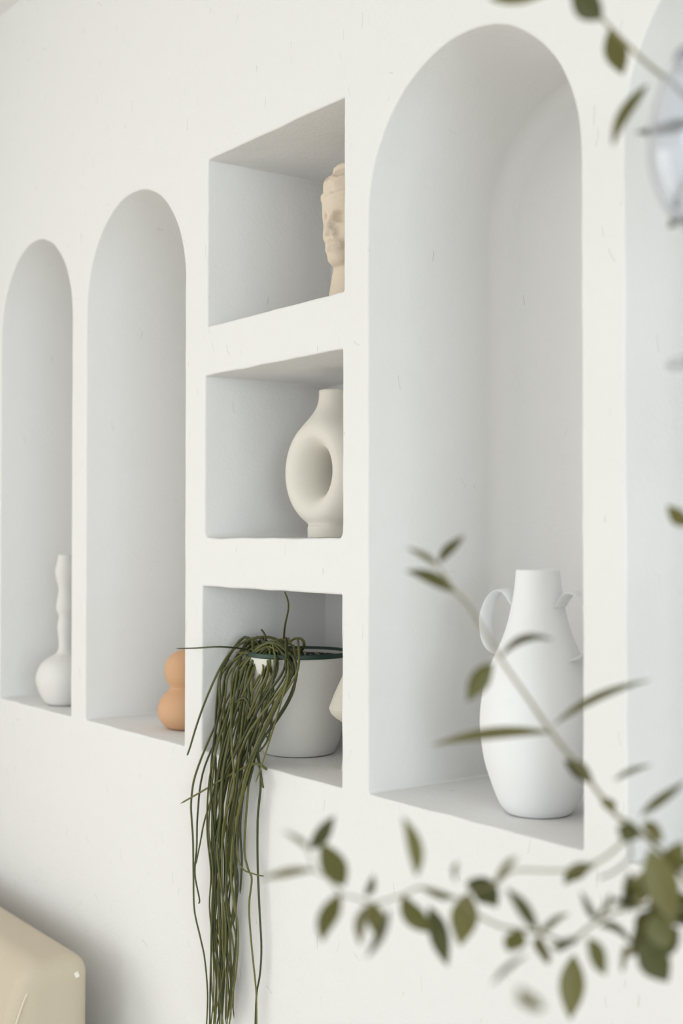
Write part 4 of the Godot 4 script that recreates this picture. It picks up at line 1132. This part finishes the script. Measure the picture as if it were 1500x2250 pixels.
	[-0.4108, 1.8483, 0.2442, -0.4145, 1.8559, 0.2234, -0.4183, 1.8574, 0.2026, 0.0071, -0.9088],
	[-0.4108, 1.8483, 0.2442, -0.3896, 1.8494, 0.2524, -0.3684, 1.8444, 0.2605, 0.0064, 0.2895],
	[-0.3909, 1.8559, 0.2342, -0.3891, 1.8646, 0.2164, -0.3872, 1.8674, 0.1986, 0.0065, 1.1471],
	[-0.3909, 1.8559, 0.2342, -0.373, 1.8641, 0.2458, -0.3552, 1.8662, 0.2573, 0.0079, -0.4914],
	[-0.3711, 1.8625, 0.2242, -0.3763, 1.8727, 0.2039, -0.3816, 1.8769, 0.1837, 0.0082, -0.8326],
	[-0.3711, 1.8625, 0.2242, -0.3561, 1.8737, 0.2299, -0.3411, 1.8789, 0.2356, 0.0083, 1.1271],
	[-0.3512, 1.868, 0.2141, -0.3439, 1.8712, 0.198, -0.3365, 1.8685, 0.1819, 0.0079, 0.5278],
	[-0.3512, 1.868, 0.2141, -0.3355, 1.8764, 0.2242, -0.3197, 1.8787, 0.2342, 0.0072, 1.1819],
	[-0.3314, 1.8726, 0.2041, -0.3255, 1.8785, 0.1814, -0.3196, 1.8784, 0.1587, 0.0077, -1.0299],
	[-0.3314, 1.8726, 0.2041, -0.319, 1.8735, 0.2163, -0.3066, 1.8685, 0.2286, 0.0075, -0.8585],
	[-0.4654, 2.0582, 0.3045, -0.4541, 2.0721, 0.2881, -0.4427, 2.08, 0.2717, 0.0059, 0.7124],
	[-0.4654, 2.0582, 0.3045, -0.4503, 2.0686, 0.3231, -0.4351, 2.073, 0.3418, 0.0067, 0.8482],
	[-0.4333, 2.0736, 0.3045, -0.4213, 2.0864, 0.2881, -0.4093, 2.0932, 0.2718, 0.008, -0.701],
	[-0.4333, 2.0736, 0.3045, -0.4223, 2.0767, 0.3191, -0.4113, 2.0738, 0.3337, 0.0072, 1.1415],
	[-0.4011, 2.088, 0.3045, -0.3894, 2.0964, 0.2839, -0.3777, 2.0987, 0.2633, 0.0071, 0.0882],
	[-0.4011, 2.088, 0.3045, -0.3864, 2.1034, 0.3198, -0.3718, 2.1128, 0.3352, 0.0063, 0.2404],
	[-0.3689, 2.1014, 0.3045, -0.3568, 2.118, 0.287, -0.3447, 2.1285, 0.2695, 0.0059, 0.0197],
	[-0.3689, 2.1014, 0.3045, -0.3579, 2.1088, 0.3275, -0.347, 2.1102, 0.3505, 0.0078, -0.9621],
	[-0.3367, 2.1138, 0.3045, -0.327, 2.129, 0.2902, -0.3173, 2.1381, 0.2759, 0.006, 0.1205],
	[-0.3367, 2.1138, 0.3045, -0.3282, 2.1228, 0.3283, -0.3197, 2.1257, 0.352, 0.0078, 0.5669],
	[-0.3045, 2.1252, 0.3045, -0.2898, 2.1383, 0.2887, -0.2751, 2.1455, 0.273, 0.0068, -1.0721],
	[-0.3045, 2.1252, 0.3045, -0.2975, 2.1352, 0.3232, -0.2906, 2.1393, 0.3419, 0.0078, -0.3895],
	[-0.2723, 2.1355, 0.3045, -0.2573, 2.1446, 0.2866, -0.2423, 2.1477, 0.2687, 0.0067, 0.3995],
	[-0.2723, 2.1355, 0.3045, -0.2553, 2.1389, 0.3228, -0.2384, 2.1362, 0.341, 0.0083, -1.1431],
	[-0.2401, 2.1449, 0.3045, -0.2305, 2.155, 0.2911, -0.2209, 2.1592, 0.2778, 0.0077, 0.652],
	[-0.2401, 2.1449, 0.3045, -0.2272, 2.1609, 0.318, -0.2144, 2.1709, 0.3314, 0.0083, -0.8549],
	[-0.2079, 2.1533, 0.3045, -0.1927, 2.1639, 0.2855, -0.1775, 2.1685, 0.2664, 0.0074, 0.2911],
	[-0.2079, 2.1533, 0.3045, -0.1922, 2.1622, 0.3212, -0.1764, 2.1651, 0.3378, 0.0073, -0.2342],
	[-0.5114, 1.3638, 0.3311, -0.4918, 1.3671, 0.3263, -0.4722, 1.3644, 0.3216, 0.0083, 0.6732],
	[-0.5114, 1.3638, 0.3311, -0.516, 1.3661, 0.3486, -0.5207, 1.3625, 0.366, 0.0073, -0.6541],
	[-0.5021, 1.3661, 0.3445, -0.4846, 1.3763, 0.3414, -0.467, 1.3804, 0.3382, 0.0058, 0.3048],
	[-0.5021, 1.3661, 0.3445, -0.5147, 1.3803, 0.364, -0.5272, 1.3885, 0.3836, 0.0076, 1.1552],
	[-0.4929, 1.3675, 0.3578, -0.471, 1.376, 0.3505, -0.4491, 1.3785, 0.3432, 0.0077, -0.3851],
	[-0.4929, 1.3675, 0.3578, -0.4983, 1.3778, 0.3728, -0.5036, 1.382, 0.3877, 0.0066, -0.4443],
	[-0.4837, 1.3679, 0.3711, -0.4677, 1.3644, 0.366, -0.4517, 1.3549, 0.3608, 0.0058, -0.1555],
	[-0.4837, 1.3679, 0.3711, -0.4953, 1.3647, 0.3901, -0.5068, 1.3556, 0.409, 0.0065, 0.1708],
	[-0.4745, 1.3673, 0.3845, -0.453, 1.3769, 0.3821, -0.4315, 1.3805, 0.3798, 0.0081, 0.6296],
	[-0.4745, 1.3673, 0.3845, -0.4822, 1.3694, 0.4046, -0.4899, 1.3654, 0.4246, 0.0078, 0.6832],
	[-0.4652, 1.3657, 0.3978, -0.445, 1.377, 0.3994, -0.4249, 1.3822, 0.401, 0.0074, -1.0949],
	[-0.4652, 1.3657, 0.3978, -0.4707, 1.3802, 0.4189, -0.4762, 1.3887, 0.44, 0.0068, -0.6489],
	[-0.456, 1.3631, 0.4112, -0.4388, 1.3638, 0.4104, -0.4217, 1.3585, 0.4097, 0.0081, 0.1841],
	[-0.456, 1.3631, 0.4112, -0.4561, 1.3725, 0.4341, -0.4562, 1.3758, 0.4571, 0.0079, -0.5858],
	[-0.4468, 1.3595, 0.4245, -0.4267, 1.3661, 0.4199, -0.4066, 1.3667, 0.4153, 0.0079, -0.9221],
	[-0.4468, 1.3595, 0.4245, -0.453, 1.3533, 0.4419, -0.4592, 1.3411, 0.4593, 0.0084, 0.8777],
	[-0.4376, 1.3549, 0.4378, -0.4191, 1.3561, 0.4428, -0.4007, 1.3513, 0.4478, 0.0074, -0.4942],
	[-0.4376, 1.3549, 0.4378, -0.4469, 1.3508, 0.4524, -0.4563, 1.3408, 0.4671, 0.0082, -1.0993],
	[-0.5324, 1.3994, 0.2715, -0.5468, 1.4073, 0.2625, -0.5613, 1.4092, 0.2534, 0.0081, -0.5519],
	[-0.5324, 1.3994, 0.2715, -0.5159, 1.3964, 0.2649, -0.4995, 1.3873, 0.2583, 0.0058, -0.6052],
	[-0.5337, 1.4027, 0.255, -0.5515, 1.4164, 0.2488, -0.5693, 1.4242, 0.2425, 0.007, 0.0199],
	[-0.5337, 1.4027, 0.255, -0.5135, 1.397, 0.2483, -0.4933, 1.3853, 0.2415, 0.0055, 0.0137],
	[-0.5349, 1.4049, 0.2386, -0.551, 1.4032, 0.2266, -0.5671, 1.3955, 0.2146, 0.0064, 0.1924],
	[-0.5349, 1.4049, 0.2386, -0.5249, 1.4206, 0.2237, -0.5149, 1.4302, 0.2088, 0.0075, 0.8043],
	[-0.5362, 1.4061, 0.2221, -0.551, 1.4119, 0.2127, -0.5659, 1.4116, 0.2032, 0.0079, 0.8249],
	[-0.5362, 1.4061, 0.2221, -0.5189, 1.42, 0.2125, -0.5015, 1.4279, 0.2029, 0.0064, 0.6867],
	[-0.5375, 1.4064, 0.2056, -0.551, 1.4186, 0.1994, -0.5645, 1.4248, 0.1931, 0.0081, -0.2478],
	[-0.5375, 1.4064, 0.2056, -0.5251, 1.4182, 0.1943, -0.5127, 1.424, 0.183, 0.0058, 0.0292],
	[-0.5388, 1.4056, 0.1892, -0.5531, 1.4032, 0.1801, -0.5675, 1.3948, 0.1711, 0.0072, -1.0757],
	[-0.5388, 1.4056, 0.1892, -0.5209, 1.4007, 0.1748, -0.503, 1.3898, 0.1605, 0.0082, -1.1229],
	[-0.54, 1.4038, 0.1727, -0.5564, 1.4115, 0.1685, -0.5728, 1.4131, 0.1644, 0.0077, 1.0379],
	[-0.54, 1.4038, 0.1727, -0.5188, 1.4037, 0.1605, -0.4975, 1.3975, 0.1483, 0.0078, -0.8239],
	[-0.5413, 1.401, 0.1562, -0.5613, 1.4157, 0.1449, -0.5812, 1.4244, 0.1335, 0.006, 0.5462],
	[-0.5413, 1.401, 0.1562, -0.526, 1.4069, 0.1451, -0.5108, 1.4068, 0.134, 0.0062, -0.3414],
	[-0.5426, 1.3973, 0.1398, -0.5585, 1.406, 0.1257, -0.5745, 1.4088, 0.1117, 0.0077, -0.7479],
	[-0.5426, 1.3973, 0.1398, -0.5278, 1.4083, 0.1271, -0.513, 1.4133, 0.1145, 0.0071, -1.0204],
	[-0.5129, 1.2271, 0.3333, -0.491, 1.2286, 0.3314, -0.4691, 1.2242, 0.3295, 0.0061, 0.064],
	[-0.5129, 1.2271, 0.3333, -0.5215, 1.2377, 0.3487, -0.5302, 1.2424, 0.3641, 0.0065, 0.1534],
	[-0.5044, 1.2338, 0.3477, -0.4856, 1.2356, 0.3431, -0.4667, 1.2313, 0.3385, 0.0064, -0.0295],
	[-0.5044, 1.2338, 0.3477, -0.5174, 1.2433, 0.3627, -0.5304, 1.2469, 0.3777, 0.0072, 0.0064],
	[-0.496, 1.2395, 0.3621, -0.4763, 1.2477, 0.3589, -0.4566, 1.2499, 0.3556, 0.0079, 0.2298],
	[-0.496, 1.2395, 0.3621, -0.4993, 1.2441, 0.3789, -0.5026, 1.2427, 0.3956, 0.0059, 0.4556],
	[-0.4875, 1.2442, 0.3766, -0.469, 1.2457, 0.383, -0.4504, 1.2411, 0.3894, 0.0074, -1.1501],
	[-0.4875, 1.2442, 0.3766, -0.4911, 1.2572, 0.3941, -0.4946, 1.2641, 0.4117, 0.0082, 0.1661],
	[-0.479, 1.2479, 0.391, -0.4559, 1.2525, 0.3884, -0.4328, 1.2511, 0.3859, 0.0078, 0.4623],
	[-0.479, 1.2479, 0.391, -0.486, 1.2519, 0.4087, -0.4929, 1.2498, 0.4265, 0.0058, 0.5958],
	[-0.4706, 1.2507, 0.4054, -0.4487, 1.2457, 0.4075, -0.4269, 1.2347, 0.4095, 0.0074, -1.0125],
	[-0.4706, 1.2507, 0.4054, -0.4781, 1.2643, 0.4258, -0.4857, 1.2719, 0.4463, 0.0076, -1.1471],
	[-0.4621, 1.2524, 0.4198, -0.441, 1.2469, 0.419, -0.42, 1.2353, 0.4182, 0.0073, -0.3308],
	[-0.4621, 1.2524, 0.4198, -0.4733, 1.2542, 0.4339, -0.4844, 1.2501, 0.4481, 0.0062, 0.8419],
	[-0.4536, 1.2531, 0.4342, -0.4346, 1.2686, 0.4377, -0.4156, 1.2781, 0.4412, 0.0066, 1.1214],
	[-0.4536, 1.2531, 0.4342, -0.4599, 1.2703, 0.4514, -0.4661, 1.2814, 0.4686, 0.0066, 0.7852],
	[-0.4452, 1.2528, 0.4487, -0.4222, 1.2577, 0.4508, -0.3993, 1.2566, 0.453, 0.0075, 0.816],
	[-0.4452, 1.2528, 0.4487, -0.4494, 1.2646, 0.4648, -0.4536, 1.2705, 0.481, 0.0072, -0.7288],
	[-0.5057, 1.8486, 0.2642, -0.5153, 1.8543, 0.243, -0.525, 1.8541, 0.2219, 0.007, -0.8139],
	[-0.5057, 1.8486, 0.2642, -0.4851, 1.8559, 0.2639, -0.4646, 1.8572, 0.2636, 0.0081, 0.3703],
	[-0.4936, 1.8567, 0.2441, -0.5034, 1.8616, 0.2257, -0.5131, 1.8605, 0.2074, 0.0075, -0.149],
	[-0.4936, 1.8567, 0.2441, -0.4779, 1.8522, 0.2438, -0.4622, 1.8417, 0.2436, 0.0066, -0.2933],
	[-0.4816, 1.8639, 0.2239, -0.4935, 1.8631, 0.2071, -0.5055, 1.8563, 0.1902, 0.0064, -0.5738],
	[-0.4816, 1.8639, 0.2239, -0.4649, 1.8644, 0.2208, -0.4483, 1.8589, 0.2178, 0.0068, 0.9461],
	[-0.4695, 1.87, 0.2038, -0.4799, 1.8851, 0.1871, -0.4903, 1.8943, 0.1704, 0.008, 0.8213],
	[-0.4695, 1.87, 0.2038, -0.4518, 1.8834, 0.2037, -0.4341, 1.8907, 0.2035, 0.0082, -1.0291],
	[-0.4574, 1.8752, 0.1837, -0.469, 1.881, 0.1623, -0.4806, 1.8808, 0.141, 0.0071, -0.0972],
	[-0.4574, 1.8752, 0.1837, -0.4387, 1.8767, 0.1777, -0.42, 1.8723, 0.1718, 0.0058, -1.1621],
	[-0.4454, 1.8793, 0.1635, -0.4583, 1.883, 0.1481, -0.4711, 1.8808, 0.1326, 0.0056, -0.0866],
	[-0.4454, 1.8793, 0.1635, -0.4258, 1.8861, 0.1646, -0.4062, 1.8869, 0.1657, 0.0057, 1.0343],
	[-0.4333, 1.8824, 0.1434, -0.4472, 1.8906, 0.1268, -0.4611, 1.8928, 0.1102, 0.0062, 0.0917],
	[-0.4333, 1.8824, 0.1434, -0.416, 1.8872, 0.1437, -0.3987, 1.8859, 0.144, 0.0062, 1.161],
	[-0.4213, 1.8846, 0.1233, -0.431, 1.8978, 0.1092, -0.4408, 1.905, 0.0951, 0.0081, -0.426],
	[-0.4213, 1.8846, 0.1233, -0.4048, 1.8953, 0.1246, -0.3884, 1.9001, 0.1259, 0.0067, -0.3729],
	[-0.4092, 1.8857, 0.1032, -0.4163, 1.8878, 0.0837, -0.4234, 1.8838, 0.0643, 0.006, -1.042],
	[-0.4092, 1.8857, 0.1032, -0.3889, 1.8848, 0.1058, -0.3685, 1.8779, 0.1085, 0.0082, 0.3646],
	[-0.4871, 1.2706, 0.3098, -0.4687, 1.2749, 0.2948, -0.4502, 1.2732, 0.2798, 0.0056, 0.0247],
	[-0.4871, 1.2706, 0.3098, -0.4779, 1.2722, 0.333, -0.4686, 1.2677, 0.3562, 0.0056, 1.024],
	[-0.4658, 1.2823, 0.3125, -0.4536, 1.2963, 0.3007, -0.4413, 1.3044, 0.2889, 0.0074, -0.0719],
	[-0.4658, 1.2823, 0.3125, -0.4597, 1.2956, 0.3283, -0.4536, 1.3029, 0.344, 0.0072, -1.0364],
	[-0.4445, 1.2929, 0.3152, -0.4275, 1.3023, 0.3059, -0.4106, 1.3058, 0.2967, 0.0085, 0.5339],
	[-0.4445, 1.2929, 0.3152, -0.4323, 1.3035, 0.3325, -0.4202, 1.308, 0.3498, 0.0063, -0.5383],
	[-0.4231, 1.3025, 0.3179, -0.4098, 1.3127, 0.3003, -0.3965, 1.3168, 0.2826, 0.0078, -0.7706],
	[-0.4231, 1.3025, 0.3179, -0.4158, 1.3047, 0.3364, -0.4085, 1.3008, 0.3548, 0.0085, 0.8281],
	[-0.4018, 1.3112, 0.3206, -0.3908, 1.3213, 0.3048, -0.3797, 1.3255, 0.289, 0.0077, 0.0857],
	[-0.4018, 1.3112, 0.3206, -0.3912, 1.3213, 0.3324, -0.3806, 1.3254, 0.3441, 0.0079, -0.9698],
	[-0.3805, 1.3188, 0.3233, -0.3659, 1.3218, 0.3081, -0.3514, 1.3188, 0.2928, 0.0068, 0.0723],
	[-0.3805, 1.3188, 0.3233, -0.3711, 1.3208, 0.34, -0.3617, 1.3168, 0.3566, 0.0058, -0.4011],
	[-0.3591, 1.3254, 0.326, -0.3401, 1.3279, 0.3109, -0.3211, 1.3245, 0.2958, 0.006, 0.5776],
	[-0.3591, 1.3254, 0.326, -0.3503, 1.3355, 0.3394, -0.3415, 1.3396, 0.3527, 0.0064, -0.1543],
	[-0.3378, 1.331, 0.3287, -0.3267, 1.3441, 0.3195, -0.3157, 1.3512, 0.3103, 0.0059, 0.3638],
	[-0.3378, 1.331, 0.3287, -0.326, 1.342, 0.3454, -0.3143, 1.347, 0.362, 0.0065, 0.9847],
	[-0.3164, 1.3357, 0.3314, -0.3039, 1.3366, 0.3164, -0.2914, 1.3316, 0.3015, 0.0059, 0.3345],
	[-0.3164, 1.3357, 0.3314, -0.3075, 1.3533, 0.3491, -0.2985, 1.365, 0.3668, 0.0065, 0.5633],
	[-0.5632, 1.8799, 0.2584, -0.5822, 1.8816, 0.26, -0.6011, 1.8774, 0.2616, 0.007, 0.0943],
	[-0.5632, 1.8799, 0.2584, -0.5545, 1.8741, 0.2441, -0.5458, 1.8623, 0.2298, 0.006, 0.2906],
	[-0.5799, 1.8931, 0.2354, -0.5994, 1.903, 0.2375, -0.6189, 1.9068, 0.2396, 0.0057, 0.5933],
	[-0.5799, 1.8931, 0.2354, -0.5663, 1.8945, 0.2167, -0.5528, 1.89, 0.198, 0.0076, -0.8065],
	[-0.5966, 1.9053, 0.2124, -0.62, 1.9148, 0.2141, -0.6434, 1.9184, 0.2157, 0.0059, -0.2975],
	[-0.5966, 1.9053, 0.2124, -0.5825, 1.9042, 0.1933, -0.5684, 1.8972, 0.1742, 0.0074, -0.0577],
	[-0.6132, 1.9165, 0.1894, -0.631, 1.9245, 0.1952, -0.6488, 1.9266, 0.2009, 0.0068, 1.0292],
	[-0.6132, 1.9165, 0.1894, -0.6054, 1.9208, 0.1715, -0.5975, 1.9191, 0.1537, 0.0074, 0.5193],
	[-0.6299, 1.9266, 0.1664, -0.6477, 1.9286, 0.1715, -0.6654, 1.9246, 0.1766, 0.0073, -0.8138],
	[-0.6299, 1.9266, 0.1664, -0.6241, 1.9413, 0.1514, -0.6182, 1.9499, 0.1363, 0.0063, -0.3899],
	[-0.6466, 1.9358, 0.1434, -0.6693, 1.9365, 0.1488, -0.6919, 1.9311, 0.1542, 0.0071, -1.0286],
	[-0.6466, 1.9358, 0.1434, -0.6333, 1.937, 0.126, -0.6201, 1.9322, 0.1087, 0.0069, 0.6378],
	[-0.6633, 1.944, 0.1204, -0.6811, 1.9468, 0.1173, -0.6988, 1.9435, 0.1141, 0.0076, 0.6625],
	[-0.6633, 1.944, 0.1204, -0.652, 1.9401, 0.1026, -0.6407, 1.9301, 0.0848, 0.0056, 1.0813],
	[-0.68, 1.9512, 0.0974, -0.6961, 1.966, 0.0928, -0.7121, 1.9749, 0.0883, 0.0079, -0.779],
	[-0.68, 1.9512, 0.0974, -0.6719, 1.9658, 0.0778, -0.6637, 1.9743, 0.0582, 0.0079, 0.8733],
	[-0.6967, 1.9574, 0.0744, -0.7182, 1.9528, 0.0808, -0.7397, 1.9422, 0.0873, 0.0071, -0.0154],
	[-0.5184, 1.5865, 0.2683, -0.5339, 1.5865, 0.2535, -0.5494, 1.5804, 0.2387, 0.0064, -1.1955],
	[-0.5184, 1.5865, 0.2683, -0.4992, 1.6021, 0.262, -0.4799, 1.6117, 0.2558, 0.0067, 0.9938],
	[-0.5128, 1.5953, 0.2502, -0.5282, 1.6025, 0.2335, -0.5436, 1.6037, 0.2168, 0.0058, -1.0617],
	[-0.5128, 1.5953, 0.2502, -0.4925, 1.6043, 0.2521, -0.4722, 1.6073, 0.2539, 0.0084, 0.862],
	[-0.5071, 1.6031, 0.2321, -0.5175, 1.6146, 0.2182, -0.5279, 1.6201, 0.2042, 0.0056, 1.1783],
	[-0.5071, 1.6031, 0.2321, -0.4919, 1.6123, 0.2254, -0.4768, 1.6156, 0.2187, 0.0058, -0.6367],
	[-0.5014, 1.6099, 0.214, -0.514, 1.6159, 0.1975, -0.5267, 1.6159, 0.181, 0.0084, 0.013],
	[-0.5014, 1.6099, 0.214, -0.4807, 1.6118, 0.2062, -0.46, 1.6078, 0.1984, 0.0057, 0.0488],
	[-0.4957, 1.6157, 0.1959, -0.5104, 1.6286, 0.1838, -0.5252, 1.6356, 0.1717, 0.006, -0.243],
	[-0.4957, 1.6157, 0.1959, -0.4745, 1.6185, 0.1935, -0.4533, 1.6154, 0.1912, 0.0082, 0.2783],
	[-0.49, 1.6205, 0.1778, -0.5042, 1.6278, 0.1572, -0.5184, 1.6291, 0.1365, 0.0063, -0.6752],
	[-0.49, 1.6205, 0.1778, -0.4721, 1.6352, 0.1695, -0.4543, 1.6439, 0.1612, 0.0055, 0.7184],
	[-0.4843, 1.6243, 0.1597, -0.4999, 1.6243, 0.1494, -0.5155, 1.6183, 0.139, 0.0059, -0.8506],
	[-0.4843, 1.6243, 0.1597, -0.4648, 1.6334, 0.1519, -0.4454, 1.6366, 0.1441, 0.0076, 0.7797],
	[-0.4786, 1.627, 0.1416, -0.4895, 1.6347, 0.1287, -0.5004, 1.6363, 0.1158, 0.0064, -0.7376],
	[-0.4786, 1.627, 0.1416, -0.4593, 1.63, 0.1363, -0.44, 1.6269, 0.1309, 0.0068, 0.3077],
	[-0.4729, 1.6288, 0.1235, -0.488, 1.6386, 0.1111, -0.5031, 1.6423, 0.0986, 0.0082, 0.0027],
	[-0.4729, 1.6288, 0.1235, -0.452, 1.6417, 0.1181, -0.431, 1.6486, 0.1127, 0.0067, -0.1288],
	[-0.4949, 1.0719, 0.32, -0.4708, 1.0744, 0.3124, -0.4468, 1.071, 0.3049, 0.0076, 1.0336],
	[-0.4949, 1.0719, 0.32, -0.4893, 1.0801, 0.336, -0.4837, 1.0822, 0.352, 0.0055, 1.107],
	[-0.4774, 1.0723, 0.3277, -0.4564, 1.0869, 0.3181, -0.4353, 1.0955, 0.3085, 0.0071, -0.4112],
	[-0.4774, 1.0723, 0.3277, -0.4719, 1.068, 0.3501, -0.4663, 1.0576, 0.3725, 0.0055, -0.269],
	[-0.46, 1.0718, 0.3355, -0.4391, 1.0825, 0.3246, -0.4182, 1.0872, 0.3137, 0.0069, -0.1804],
	[-0.46, 1.0718, 0.3355, -0.4563, 1.0698, 0.3549, -0.4526, 1.0618, 0.3742, 0.0069, -1.1551],
	[-0.4425, 1.0702, 0.3432, -0.431, 1.074, 0.33, -0.4196, 1.0719, 0.3167, 0.0061, -0.1005],
	[-0.4425, 1.0702, 0.3432, -0.4352, 1.0793, 0.3656, -0.4278, 1.0825, 0.388, 0.0068, 0.0426],
	[-0.425, 1.0676, 0.351, -0.4099, 1.0762, 0.3452, -0.3948, 1.0788, 0.3395, 0.0076, 0.5268],
	[-0.425, 1.0676, 0.351, -0.4197, 1.0701, 0.371, -0.4144, 1.0666, 0.3911, 0.0062, -0.7386],
	[-0.4075, 1.064, 0.3587, -0.3913, 1.0728, 0.3488, -0.3751, 1.0756, 0.3388, 0.0078, -1.1613],
	[-0.4075, 1.064, 0.3587, -0.406, 1.0619, 0.3841, -0.4045, 1.0537, 0.4094, 0.0055, 1.092],
	[-0.3901, 1.0594, 0.3665, -0.3669, 1.0621, 0.3569, -0.3437, 1.0588, 0.3474, 0.0072, 0.1824],
	[-0.3901, 1.0594, 0.3665, -0.3902, 1.0645, 0.385, -0.3902, 1.0635, 0.4034, 0.0056, 0.5306],
	[-0.3726, 1.0538, 0.3742, -0.3483, 1.0519, 0.3698, -0.324, 1.044, 0.3654, 0.0064, 0.5172],
	[-0.3726, 1.0538, 0.3742, -0.3667, 1.0519, 0.3917, -0.3608, 1.044, 0.4091, 0.0063, 1.1577],
	[-0.3551, 1.0472, 0.382, -0.3376, 1.0599, 0.3664, -0.32, 1.0665, 0.3508, 0.0059, 0.2851],
	[-0.3551, 1.0472, 0.382, -0.3519, 1.0461, 0.4003, -0.3487, 1.0389, 0.4185, 0.0073, -0.6784]
]
